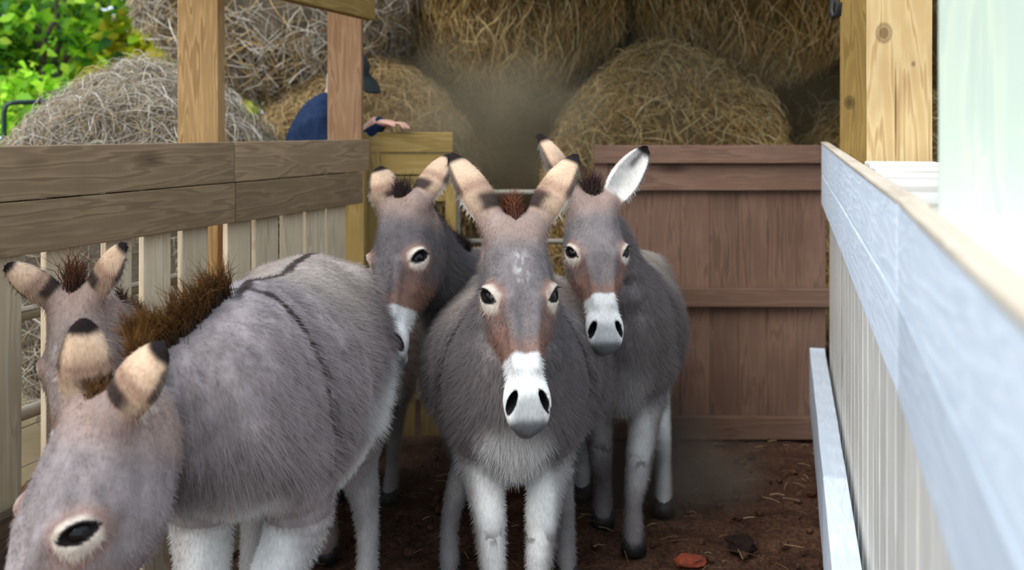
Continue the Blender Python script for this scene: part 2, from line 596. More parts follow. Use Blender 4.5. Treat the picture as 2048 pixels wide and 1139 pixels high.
# cattle panel behind the left fence
cp = empty('cattle_panel', LP(3.2, 0, -0.42), 'grey pipe and wire cattle panel seen through the picket gaps', 'panel')
for z in (1.20, 0.93, 0.62, 0.3):
    pipe('rail', LP(2.0, z, -0.42), LP(4.2, z, -0.42), 0.022, M['steel'], cp)
for dd in (2.0, 4.2):
    pipe('upright', LP(dd, 0, -0.42), LP(dd, 1.22, -0.42), 0.022, M['steel'], cp)
wp = [[LP(dd, 0.05, -0.40), LP(dd, 0.6, -0.40), LP(dd, 1.2, -0.40)] for dd in np.arange(2.05, 4.2, 0.10)]
wp += [[LP(2.0, z, -0.40), LP(3.1, z + .004, -0.40), LP(4.2, z, -0.40)] for z in np.arange(0.1, 1.2, 0.12)]
V, qd, _ = tubes(wp, np.full((len(wp), 3), 0.0022), 4)
link('wire_mesh', np_mesh('wire_mesh', V, qd), M['steel'], cp)

# green tube frame at far left
gt = empty('feeder_frame', P(30, 0, 6.2) * np.array([1, 1, 0]), 'dark green bent tube frame at the left beside the grey round bale', 'frame')
pth = [P(8, 500, 6.2), P(8, 300, 6.2), P(8, 225, 6.2), P(13, 209, 6.2), P(28, 205, 6.2), P(60, 204, 6.25), P(110, 203, 6.4)]
V, qd, _ = tubes([pth], np.full((1, 7), 0.016), 8)
link('bent_tube', np_mesh('bent_tube', V, qd), M['green_tube'], gt)
pipe('upright', P(110, 203, 6.4), P(110, 725, 6.4), 0.016, M['green_tube'], gt)

# dark iron bracket hanging top right
br = empty('iron_bracket', P(1664, 30, 3.4), 'dark iron hook bracket hanging at the top beside the olive post', 'bracket')
V, qd, _ = tubes([[P(1668, -160, 3.44), P(1666, 5, 3.42), P(1664, 22, 3.42), P(1668, 34, 3.41), P(1676, 30, 3.4), P(1678, 5, 3.4)]], np.full((1, 6), 0.012), 8)
link('hook', np_mesh('hook', V, qd), M['iron'], br)
beam('plate', P(1672, -170, 3.45), P(1672, -5, 3.45), 0.02, 0.05, M['iron'], br, up=(1, 0, 0))

# unseen roof added over lane end and stacked bales to darken hay and wall
roof = beam('shade_roof', (1.75, 4.4, 2.78), (1.75, 9.2, 2.9), 4.6, 0.05, M['roof'], None, up=(0, 0, 1), cut=0)
roof['kind'] = 'structure'

# ------------------------------------------------------------------ ground
def ground():
    nx, ny = 190, 230
    xs = np.linspace(-2.1, 2.6, nx)
    ys = np.linspace(0.4, 5.6, ny)
    X, Y = np.meshgrid(xs, ys, indexing='ij')
    Z = np.zeros_like(X)
    for i in range(nx):
        for j in range(ny):
            p = Vector((xs[i], ys[j], 0))
            Z[i, j] = 0.020 * mnoise.noise(p * 3.0) + 0.016 * mnoise.noise(p * 9.0) + 0.014 * abs(mnoise.noise(p * 22.0))
    Z -= 0.012
    V = np.stack([X, Y, Z], -1).reshape(-1, 3)
    idx = np.arange(nx * ny).reshape(nx, ny)
    q = np.stack([idx[:-1, :-1], idx[1:, :-1], idx[1:, 1:], idx[:-1, 1:]], -1).reshape(-1, 4)
    return np_mesh('floor', V, q)


m, nt, b = new_mat('dirt', 0.95, 0.1)
L = nt.links.new
tc = N(nt, 'ShaderNodeTexCoord')
n1 = N(nt, 'ShaderNodeTexNoise', Scale=5.0, Detail=8.0, Roughness=0.7)
n2 = N(nt, 'ShaderNodeTexNoise', Scale=70.0, Detail=5.0, Roughness=0.7)
L(tc.outputs['Object'], n1.inputs['Vector'])
L(tc.outputs['Object'], n2.inputs['Vector'])
r1 = ramp(nt, [(0.3, lin(64, 44, 36)), (0.55, lin(104, 74, 58)), (0.75, lin(130, 98, 78))])
L(n1.outputs[0], r1.inputs[0])
r2 = ramp(nt, [(0.35, (0.35, 0.35, 0.35)), (0.65, (1.15, 1.15, 1.15))])
L(n2.outputs[0], r2.inputs[0])
L(mixc(nt, 1.0, r1.outputs[0], r2.outputs[0], 'MULTIPLY'), b.inputs['Base Color'])
bp = N(nt, 'ShaderNodeBump', Strength=0.7, Distance=0.02)
L(n2.outputs[0], bp.inputs['Height'])
L(bp.outputs[0], b.inputs['Normal'])
M['dirt'] = m
fo = link('floor', ground(), M['dirt'])
fo['kind'] = 'structure'
bm = bmesh.new()
bmesh.ops.create_grid(bm, x_segments=2, y_segments=2, size=60)
go = link('ground', bm_mesh('ground', bm), plain('yard_ground', lin(140, 124, 98), 0.95, 0.1, noise_scale=1.5, c2=lin(110, 98, 72)), None, Matrix.Translation((0, 20, -0.05)))
go['kind'] = 'structure'


def straw_cols(n, k, base, var=0.25):
    c = np.array(base)[RNG.integers(0, len(base), n)]
    c = c * (1 + var * (RNG.random((n, 1)) - 0.5) * 2)
    return np.repeat(c[:, None, :], k, 1)


STRAW = [lin(170, 140, 92), lin(196, 168, 118), lin(150, 122, 78), lin(214, 190, 146), lin(128, 102, 64)]
STRAW_GREY = [lin(176, 164, 146), lin(200, 190, 174), lin(150, 138, 122), lin(216, 208, 194), lin(128, 114, 98), lin(180, 158, 118)]
STRAW_DARK = [lin(184, 148, 84), lin(206, 170, 104), lin(160, 124, 64), lin(222, 192, 130), lin(122, 94, 50), lin(240, 216, 164)]

# straw litter and clods on the lane
n = 900
cx = RNG.uniform(-1.0, 1.5, n)
cy = RNG.uniform(2.2, 4.8, n)
ok = (cx < 0.30 + 0.24 * cy) & (cx > -1.95 + 0.3155 * cy)
cx, cy = cx[ok], cy[ok]
n = len(cx)
an = RNG.uniform(0, math.pi, n)
ln = RNG.uniform(0.01, 0.04, n)
dx, dy = np.cos(an) * ln, np.sin(an) * ln
z = 0.016 + RNG.uniform(0, 0.012, n)
paths = np.stack([np.stack([cx - dx, cy - dy, z], -1), np.stack([cx, cy, z + 0.004], -1), np.stack([cx + dx, cy + dy, z + RNG.uniform(-.004, .006, n)], -1)], 1)
V, qd, cc = tubes(paths, np.full((n, 3), 0.0016), 3, straw_cols(n, 3, [lin(120, 92, 64), lin(96, 70, 50), lin(170, 146, 110), lin(80, 58, 44)]))
sl = link('straw_litter', np_mesh('straw_litter', V, qd, cc), M['straw'])
tag(sl, 'loose bits of straw scattered over the brown dirt', 'straw', None, 'stuff')


def blob(r, seed, sq=(1, 1, 0.7), amp=0.25, sub=3):
    bm = bmesh.new()
    bmesh.ops.create_icosphere(bm, subdivisions=sub, radius=r)
    for v in bm.verts:
        v.co *= 1 + amp * mnoise.noise(v.co / r * 1.6 + Vector((seed, 0, 0)))
        v.co = Vector((v.co.x * sq[0], v.co.y * sq[1], v.co.z * sq[2]))
    return bm


bm = bmesh.new()
for k in range(420):
    x, y = random.uniform(-0.9, 1.4), random.uniform(2.4, 4.8)
    if x > 0.26 + 0.24 * y or x < -1.9 + 0.3155 * y:
        continue
    r = random.uniform(0.006, 0.022)
    t = blob(r, k, amp=0.5, sub=1)
    me = bm_mesh('tmp', t)
    me.transform(Matrix.Translation((x, y, r * 0.3 + 0.004)))
    bm.from_mesh(me)
    bpy.data.meshes.remove(me)
cl = link('dirt_clods', bm_mesh('dirt_clods', bm), M['dirt'], smooth=False)
tag(cl, 'crumbled brown dirt clods lying over the lane floor', 'dirt', None, 'stuff')

q = P(1478, 1092, 3.6)
dg = link('dung_clump', bm_mesh('dung_clump', blob(0.05, 3, (1.1, 0.9, 0.55), 0.5)), M['dung'], None, Matrix.Translation((q[0], 3.58, 0.022)))
tag(dg, 'dark dung clump on the dirt between right donkey and whitish fence', 'dung')
q = P(1382, 1128, 3.44)
bk = link('brick_fragment', bm_mesh('brick_fragment', blob(0.042, 9, (1.4, 0.8, 0.5), 0.5, 2)), M['brick'], None, Matrix.Translation((q[0], 3.45, 0.02)), smooth=False)
tag(bk, 'small reddish brick fragment in the dirt near the right donkey hooves', 'brick')


# ------------------------------------------------------------------ round hay bales
m, nt, b = new_mat('bale_core', 0.95, 0.05)
L = nt.links.new
at = N(nt, 'ShaderNodeAttribute', attribute_name='col')
tc = N(nt, 'ShaderNodeTexCoord')
mp = N(nt, 'ShaderNodeMapping')
mp.inputs['Scale'].default_value = (3, 3, 14)
L(tc.outputs['Object'], mp.inputs[0])
n1 = N(nt, 'ShaderNodeTexNoise', Scale=9.0, Detail=7.0, Roughness=0.75, Distortion=2.5)
L(mp.outputs[0], n1.inputs['Vector'])
r1 = ramp(nt, [(0.32, (0.28, 0.26, 0.24)), (0.5, (0.75, 0.73, 0.7)), (0.68, (1.25, 1.22, 1.18))])
L(n1.outputs[0], r1.inputs[0])
L(mixc(nt, 1.0, at.outputs['Color'], r1.outputs[0], 'MULTIPLY'), b.inputs['Base Color'])
bp = N(nt, 'ShaderNodeBump', Strength=1.0, Distance=0.03)
L(n1.outputs[0], bp.inputs['Height'])
L(bp.outputs[0], b.inputs['Normal'])
M['bale_core'] = m


def bale(x, y, z, rx, rz, ly, label, pal, group, n=2600, coarse=1.0, yaw=0.0, droop=0.3, core=None, seed=0):
    e = empty('round_bale', (x, y, z - rz), label, 'hay bale', group, rotz=yaw)
    c, s = math.cos(yaw), math.sin(yaw)
    nu, nv = 96, 44
    th = np.linspace(0, 2 * math.pi, nu, endpoint=False)
    ph = np.linspace(-math.pi / 2, math.pi / 2, nv)

    def surf(th, ph):
        # rounded cylinder along local y
        cp_, sp_ = np.cos(ph), np.sin(ph)
        rr = np.abs(cp_) ** 0.45
        yy = np.sign(sp_) * np.abs(sp_) ** 0.75
        return np.stack([rx * rr * np.cos(th), ly / 2 * yy, rz * rr * np.sin(th)], -1)

    TH, PH = np.meshgrid(th, ph, indexing='ij')
    S = surf(TH, PH).reshape(-1, 3)
    nz = vnoise(S, 2.6, seed, 4)
    S = S * (1 + 0.075 * nz[:, None])
    V = np.stack([x + c * S[:, 0] - s * S[:, 1], y + s * S[:, 0] + c * S[:, 1], z + S[:, 2]], -1)
    idx = np.arange(nu * nv).reshape(nu, nv)
    i2 = np.roll(idx, -1, 0)
    qd = np.stack([idx[:, :-1], i2[:, :-1], i2[:, 1:], idx[:, 1:]], -1).reshape(-1, 4)
    cb = np.mean(pal, axis=0) * 0.85 if core is None else core
    hb = link('bale_body', np_mesh('bale_body', V, qd, np.tile(cb, (len(V), 1))), M['bale_core'], e)
    # loose straw
    t = RNG.uniform(0, 2 * math.pi, n)
    n = int(n * 2.2)
    t = RNG.uniform(0, 2 * math.pi, n)
    p = np.arcsin(RNG.uniform(-1, 0.35, n))
    B = surf(t, p)
    nb = vnoise(B, 2.6, seed, 4)
    B = B * (1.0 + 0.075 * nb[:, None])
    nr = B / np.array([rx ** 2, (ly / 2) ** 2, rz ** 2])
    nr /= np.linalg.norm(nr, axis=1, keepdims=True)
    rnd = RNG.normal(size=(n, 3))
    rnd[:, 2] -= droop * 2
    tg_ = rnd - nr * np.sum(rnd * nr, 1, keepdims=True)
    tg_ /= np.linalg.norm(tg_, axis=1, keepdims=True) + 1e-9
    ln = RNG.uniform(0.05, 0.22, n) * (0.8 + 0.3 * coarse)
    lift = RNG.uniform(0.0, 0.05, n) * coarse
    curl = RNG.normal(size=(n, 3)) * (0.06 if coarse < 1.8 else .03)
    K = 5
    pts = []
    for k in range(K):
        f = k / (K - 1) - 0.5
        pts.append(B + tg_ * (ln * f)[:, None] + nr * (0.012 + lift * (0.3 + f + 0.5) - 0.9 * ln ** 2 * f * f)[:, None] + curl * (4 * f * f - 1)
                   * ln[:, None] * 2 - np.array([0, 0, 1.0]) * (droop * ln * max(f, 0) ** 2)[:, None])
    pts = np.stack(pts, 1)
    W = np.stack([x + c * pts[..., 0] - s * pts[..., 1], y + s * pts[..., 0] + c * pts[..., 1], z + pts[..., 2]], -1)
    rad = (RNG.uniform(0.0009, 0.0022, n) * coarse)[:, None] * np.array([0.8, 1, 1, 0.9, 0.5])
    V, qd, cc = tubes(W, rad, 3, straw_cols(n, K, pal))
    lo = link('loose_straw', np_mesh('loose_straw', V, qd, cc), M['straw'], e)
    lo['kind'] = 'stuff'
    return e


BG_ = 'round hay bales stacked behind the lane'
bale(-1.90, 5.25, 0.89, 0.75, 0.90, 1.3, 'weathered grey round bale standing behind the left fence near green leaves', STRAW_GREY, BG_, 6500, 0.95, 0.1, 0.3, seed=1)
bale(-1.50, 6.85, 2.55, 0.92, 0.78, 1.4, 'topmost left bale bristling with coarse pale straw between the left posts', STRAW_GREY[:4] + STRAW[:2], BG_, 4200, 2.0, 0.0, 0.2, seed=2)
bale(-1.00, 6.70, 0.99, 0.75, 0.97, 1.2, 'golden round bale on the ground behind the person in navy', STRAW, BG_, 5200, 1.1, 0.15, 0.3, seed=3)
bale(1.02, 6.60, 1.00, 0.76, 0.99, 1.2, 'domed brown bale rising over the middle of the red-brown back wall', STRAW_DARK, BG_, 5200, 1.5, -0.1, 0.35, seed=4)
bale(2.62, 6.70, 0.86, 0.76, 0.88, 1.2, 'dim bale low in the back corner beside the olive post', STRAW_DARK, BG_, 2600, 1.2, 0.0, 0.3, seed=5)
wf_ = empty('wall_far', (1.6, 8.95, 0), None, None, None, 'structure')
x = -1.3
while x < 5.2:
    upright('plank', x, 8.95 + .035 * (int(round(x * 5)) % 2), 0, 2.86, 0.216, 0.03, (0, -1), M['roof'], wf_)
    x += 0.2
bale(0.02, 7.95, 1.05, 0.82, 1.06, 1.2, 'shadowed bale set farther back between the golden and domed bales', STRAW_DARK, BG_, 2600, 1.2, 0.0, 0.3, seed=6)
bale(-0.02, 7.15, 2.62, 0.80, 0.72, 1.4, 'upper bale shedding long brown strands above the tube gate gap', STRAW_DARK + STRAW[:1], BG_, 4800, 1.7, 0.05, 1.0, seed=7)
bale(1.62, 7.15, 2.64, 0.80, 0.72, 1.4, 'upper dark bale directly over the domed brown bale', STRAW_DARK, BG_, 4400, 1.7, -0.05, 1.0, seed=8)
bale(3.24, 7.2, 2.50, 0.78, 0.76, 1.4, 'upper dim bale at the far right above the low corner bale', STRAW_DARK, BG_, 1600, 1.2, 0.0, 0.6, seed=9)

bale(1.98, 8.15, 1.95, 0.86, 0.80, 1.2, 'dim bale wedged in the dark gap right of the domed brown bale', STRAW_DARK, BG_, 2000, 1.4, 0.0, 0.5, seed=10)
bale(-0.80, 8.25, 1.95, 0.70, 0.80, 1.2, 'shadowed bale wedged high between the golden bale and the upper bales', STRAW_DARK, BG_, 2000, 1.4, 0.0, 0.5, seed=11)

# ------------------------------------------------------------------ trees at the left
m, nt, b = new_mat('leaf', 0.55, 0.3)
L = nt.links.new
at = N(nt, 'ShaderNodeAttribute', attribute_name='col')
L(at.outputs['Color'], b.inputs['Base Color'])
tr = N(nt, 'ShaderNodeBsdfTranslucent')
L(at.outputs['Color'], tr.inputs['Color'])
mx = N(nt, 'ShaderNodeMixShader')
mx.inputs[0].default_value = 0.45
L(b.outputs[0], mx.inputs[1])
L(tr.outputs[0], mx.inputs[2])
L(mx.outputs[0], nt.nodes['Material Output'].inputs[0])
M['leaf'] = m
M['bark'] = plain('grey_bark', lin(104, 98, 88), 0.95, 0.1, noise_scale=12, c2=lin(62, 54, 46), bump=0.6)


def foliage(center, rad, n, size, pal, seed):
    rg = np.random.default_rng(seed)
    d = rg.normal(size=(n, 3))
    d /= np.linalg.norm(d, axis=1, keepdims=True)
    # clumps
    nc = max(6, n // 60)
    cd = rg.normal(size=(nc, 3))
    cd /= np.linalg.norm(cd, axis=1, keepdims=True)
    cc_ = cd * rg.uniform(0.25, 0.95, (nc, 1)) ** 0.6
    ci = rg.integers(0, nc, n)
    pos = center + (cc_[ci] + d * rg.uniform(0, 0.28, (n, 1))) * rad
    nrm = norm_rows(rg.normal(size=(n, 3)) + np.array([0, -0.5, 0.8]))
    t = norm_rows(np.cross(nrm, rg.normal(size=(n, 3))))
    s = np.cross(nrm, t)
    L_ = size * rg.uniform(0.6, 1.3, (n, 1))
    v = [pos - t * L_ * .5, pos + s * L_ * .36 - t * L_ * .12, pos + s * L_ * .25 + t * L_ * .25, pos + t * L_ * .6 - nrm * L_ * .12,
         pos - s * L_ * .25 + t * L_ * .25, pos - s * L_ * .36 - t * L_ * .12]
    V = np.stack(v, 1).reshape(-1, 3)
    idx = np.arange(n * 6).reshape(n, 6)
    c = np.array(pal)[rg.integers(0, len(pal), n)] * rg.uniform(0.7, 1.3, (n, 1))
    hue = rg.random((nc, 1))[ci]
    c = c * (0.75 + 0.5 * hue)
    return V, idx, np.repeat(c, 6, 0)


def norm_rows(a):
    return a / (np.linalg.norm(a, axis=1, keepdims=True) + 1e-9)


GREEN = [lin(124, 184, 40), lin(160, 214, 52), lin(92, 152, 44), lin(188, 226, 66), lin(70, 128, 70)]
YELLOW = [lin(214, 206, 50), lin(190, 200, 44), lin(146, 180, 40), lin(232, 216, 70)]
DEEP = [lin(66, 126, 48), lin(100, 164, 52), lin(50, 98, 50), lin(136, 194, 62), lin(210, 214, 70)]
for x, y, z, rad, n_, size, pal, label, sd in (
        (-4.35, 9.2, 2.75, (1.1, 0.8, 1.1), 2600, 0.13, GREEN, 'bright green leafy tree at the top left corner beyond the bales', 11),
        (-3.45, 9.4, 2.3, (0.6, 0.5, 0.95), 800, 0.14, YELLOW, 'yellowing leafy sapling beside the upper coarse straw bale', 12),
        (-4.3, 8.0, 1.35, (0.9, 0.6, 0.95), 2600, 0.09, GREEN[1:2] + GREEN[3:4] + GREEN[:1], 'low light green shrub behind the dark green tube frame', 13),
        (-4.2, 12.5, 2.4, (2.4, 0.8, 2.8), 6500, 0.20, DEEP, 'dark green tree filling the gaps behind the yellow sapling', 14),
        (-9.4, 12.5, 2.6, (2.4, 0.8, 2.9), 5500, 0.22, DEEP + GREEN[:1], 'dark green tree at the far left edge behind the shrub', 15)):
    e = empty('leafy_tree' if z > 1.5 else 'leafy_shrub', (x, y, -0.05), label, 'tree' if z > 1.5 else 'shrub', 'greenery beyond the bales')
    V, idx, cc = foliage(np.array([x, y, z]), np.array(rad), n_, size, pal, sd)
    link('foliage', np_mesh('foliage', V, idx, cc), M['leaf'], e, smooth=False)
    tp = [[(x + .1, y + .1, -0.05), (x + .06, y + .1, z * .4), (x, y, z * .8), (x - .1, y, z + rad[2] * .6)]]
    for k in range(5):
        a = k * 1.3
        tp.append([(x, y, z * .6), (x + math.cos(a) * rad[0] * .3, y + math.sin(a) * rad[1] * .3, z * .85), (x + math.cos(a) * rad[0] * .5, y, z), (x + math.cos(a) * rad[0] * .7, y, z + rad[2] * .3)])
    V, qd, _ = tubes(tp, np.array([[.07, .06, .045, .02]] + [[.03, .025, .018, .008]] * 5) * (1 if z > 1.5 else .4), 7)
    link('trunk', np_mesh('trunk', V, qd), M['bark'], e)

# ------------------------------------------------------------------ implicit surfaces
BIG = 0.5


class Loft:
    """Soft tube along a spline: side radius ru, radius rv above and rd below the axis."""

    def __init__(self, pts, side, ru, rv, rd=None, p=2.0, sub=4, flat=0.6):
        pts = np.asarray(pts, float)
        n = len(pts)
        side = np.broadcast_to(np.asarray(side, float), (n, 3))
        R = np.stack([np.asarray(ru, float) * np.ones(n), np.asarray(rv, float) * np.ones(n), (np.asarray(rd, float) if rd is not None else np.asarray(rv, float)) * np.ones(n)], 1)
        A = np.concatenate([pts, side, R], 1)
        if n > 2 and sub > 1:
            B = []
            for i in range(n - 1):
                p0, p1, p2, p3 = A[max(i - 1, 0)], A[i], A[i + 1], A[min(i + 2, n - 1)]
                for k in range(sub):
                    t = k / sub
                    B.append(0.5 * (2 * p1 + (p2 - p0) * t + (2 * p0 - 5 * p1 + 4 * p2 - p3) * t * t + (3 * p1 - p0 - 3 * p2 + p3) * t ** 3))
            B.append(A[-1])
            A = np.array(B)
        self.c, self.s, self.r = A[:, :3], A[:, 3:6], np.maximum(A[:, 6:], 0.002)
        self.p, self.flat = p, flat
        m = self.r.max(1)[:, None]
        self.lo, self.hi = (self.c - m).min(0), (self.c + m).max(0)
        seg = np.linalg.norm(np.diff(self.c, axis=0), axis=1)
        self.len = np.concatenate([[0], np.cumsum(seg)])

    def __call__(self, Q, param=False):
        best = np.full(len(Q), 1e9)
        bt = np.zeros(len(Q))
        bu = np.zeros(len(Q))
        bv = np.zeros(len(Q))
        n = len(self.c)
        for i in range(n - 1):
            a, b = self.c[i], self.c[i + 1]
            ab = b - a
            l2 = ab @ ab + 1e-12
            T = ab / math.sqrt(l2)
            r0 = Q - a
            t = np.clip(r0 @ ab / l2, 0, 1)
            s = self.s[i] + self.s[i + 1]
            s = s - T * (s @ T)
            s /= np.linalg.norm(s) + 1e-9
            v = np.cross(T, s)
            R = self.r[i][None] * (1 - t)[:, None] + self.r[i + 1][None] * t[:, None]
            r = r0 - t[:, None] * ab
            du, dv, dt = r @ s, r @ v, r @ T
            rv = np.where(dv > 0, R[:, 1], R[:, 2])
            if self.p == 2.0:
                q2 = (du / R[:, 0]) ** 2 + (dv / rv) ** 2
            else:
                q2 = (np.abs(du / R[:, 0]) ** self.p + np.abs(dv / rv) ** self.p) ** (2 / self.p)
            rt = self.flat * np.minimum(R[:, 0], rv)
            q = np.sqrt(q2 + (dt / rt) ** 2)
            ln = np.sqrt(du * du + dv * dv + dt * dt)
            d = np.where(q > 0.02, ln * (1 - 1 / np.maximum(q, 0.02)), -np.minimum(R[:, 0], rv))
            d = np.maximum(d, -np.minimum(R[:, 0], rv))
            k = d < best
            best = np.where(k, d, best)
            if param:
                bt = np.where(k, (self.len[i] + t * math.sqrt(l2)) / self.len[-1], bt)
                bu = np.where(k, du / R[:, 0], bu)
                bv = np.where(k, dv / rv, bv)
        if param:
            return best, bt, bu, bv
        return best


class Ell:
    def __init__(self, c, axes, r):
        self.c, self.A, self.r = np.asarray(c, float), np.array([norm(a) for a in axes]), np.asarray(r, float)
        m = self.r.max()
        self.lo, self.hi = self.c - m, self.c + m

    def __call__(self, Q):
        L_ = (Q - self.c) @ self.A.T
        q = np.linalg.norm(L_ / self.r, axis=1)
        ln = np.linalg.norm(L_, axis=1)
        return np.maximum(np.where(q > 0.02, ln * (1 - 1 / np.maximum(q, 0.02)), -self.r.min()), -self.r.min())


class Cup:
    """Ear: an outer loft minus an inner one."""

    def __init__(self, out, inn):
        self.o, self.i = out, inn
        self.lo, self.hi = out.lo, out.hi

    def __call__(self, Q):
        a, b = self.o(Q), -self.i(Q)
        k = 0.006
        h = np.maximum(k - np.abs(a - b), 0) / k
        return np.maximum(a, b) + h * h * k / 4


def eval_ops(ops, Q):
    D = np.full(len(Q), BIG)
    for kind, pr, k in ops:
        mg = 0.13
        m = np.all((Q > pr.lo - mg) & (Q < pr.hi + mg), axis=1)
        if not m.any():
            continue
        d = pr(Q[m])
        e = D[m]
        if kind == '+':
            h = np.maximum(k - np.abs(d - e), 0) / k
            D[m] = np.minimum(d, e) - h * h * k / 4
        else:
            d = -d
            h = np.maximum(k - np.abs(d - e), 0) / k
            D[m] = np.maximum(d, e) + h * h * k / 4
    return D


def polygonise(ops, h, smooth=2):
    lo = np.min([o[1].lo for o in ops if o[0] == '+'], axis=0) - 3 * h
    hi = np.max([o[1].hi for o in ops if o[0] == '+'], axis=0) + 3 * h
    S = 5
    nb = np.ceil((hi - lo) / (h * S)).astype(int) + 1
    # coarse block centres
    g = np.stack(np.meshgrid(*[np.arange(k) for k in nb], indexing='ij'), -1).reshape(-1, 3)
    Qc = lo + (g + 0.5) * h * S - 0.5 * h
    Dc = eval_ops(ops, Qc)
    G = np.repeat(np.repeat(np.repeat(np.where(Dc < 0, -1.0, 1.0).reshape(nb), S, 0), S, 1), S, 2).astype(np.float32)
    act = np.abs(Dc) < h * S * 2.6
    gb = g[act] * S
    off = np.stack(np.meshgrid(*[np.arange(S)] * 3, indexing='ij'), -1).reshape(-1, 3)
    for c0 in range(0, len(gb), 4000):
        idx = (gb[c0:c0 + 4000, None, :] + off[None]).reshape(-1, 3)
        G[idx[:, 0], idx[:, 1], idx[:, 2]] = eval_ops(ops, lo + idx * h)
    n = np.array(G.shape)
    neg = G < 0
    # surface nets
    cor = [(i, j, k) for i in (0, 1) for j in (0, 1) for k in (0, 1)]
    sl = lambda o: tuple(slice(o[a], n[a] - 1 + o[a]) for a in range(3))
    cnt = sum(neg[sl(o)].astype(np.int8) for o in cor)
    mask = (cnt > 0) & (cnt < 8)
    cells = np.argwhere(mask)
    vid = np.full(mask.shape, -1, np.int64)
    vid[mask] = np.arange(len(cells))
    acc = np.zeros((len(cells), 3))
    num = np.zeros(len(cells))
    for o in cor:
        for ax in range(3):
            if o[ax]:
                continue
            o2 = list(o)
            o2[ax] = 1
            a = G[cells[:, 0] + o[0], cells[:, 1] + o[1], cells[:, 2] + o[2]]
            b_ = G[cells[:, 0] + o2[0], cells[:, 1] + o2[1], cells[:, 2] + o2[2]]
            cr = (a < 0) != (b_ < 0)
            t = np.where(cr, a / np.where(cr, a - b_, 1), 0)
            p = np.tile(np.array(o, float), (len(cells), 1))
            p[:, ax] += t
            acc += p * cr[:, None]
            num += cr
    V = lo + (cells + acc / num[:, None]) * h
    quads = []
    for ax in range(3):
        u, v = (ax + 1) % 3, (ax + 2) % 3
        s0 = [slice(1, n[a] - 1) for a in range(3)]
        s1 = list(s0)
        s0[ax] = slice(0, n[ax] - 1)
        s1[ax] = slice(1, n[ax])
        a, b_ = neg[tuple(s0)], neg[tuple(s1)]
        for sgn in (0, 1):
            w = np.argwhere((a & ~b_) if sgn else (~a & b_))
            base = w.copy()
            for q_ in (u, v):
                base[:, q_] += 1

            def cell(du, dv):
                c = base.copy()
                c[:, u] -= du
                c[:, v] -= dv
                return vid[c[:, 0], c[:, 1], c[:, 2]]
            f = np.stack([cell(1, 1), cell(0, 1), cell(0, 0), cell(1, 0)], 1)
            if not sgn:
                f = f[:, ::-1]
            quads.append(f)
    Qd = np.concatenate(quads)
    Qd = Qd[(Qd >= 0).all(1)]
    E = np.concatenate([Qd[:, [0, 1]], Qd[:, [1, 2]], Qd[:, [2, 3]], Qd[:, [3, 0]]])
    for it in range(smooth):
        a = np.zeros_like(V)
        k = np.zeros(len(V))
        for c in range(3):
            a[:, c] = np.bincount(E[:, 0], V[E[:, 1], c], len(V)) + np.bincount(E[:, 1], V[E[:, 0], c], len(V))
        k = np.bincount(E[:, 0], minlength=len(V)) + np.bincount(E[:, 1], minlength=len(V))
        V = V * 0.45 + 0.55 * a / np.maximum(k, 1)[:, None]
    return V, Qd


# ------------------------------------------------------------------ donkeys
TORSO = [(-.56, .80, .06, .09), (-.50, .79, .15, .17), (-.38, .765, .20, .225), (-.20, .735, .235, .255), (0, .715, .25, .265),
         (.18, .73, .235, .265), (.33, .755, .19, .25), (.45, .76, .155, .21), (.53, .755, .10, .13)]
GREY = lin(117, 110, 110)
DARK = lin(40, 32, 32)
BROWN = lin(136, 102, 88)
PINKB = lin(158, 134, 122)
CREAM = lin(208, 178, 150)
WHITE = lin(226, 226, 224)


FUR = 70000


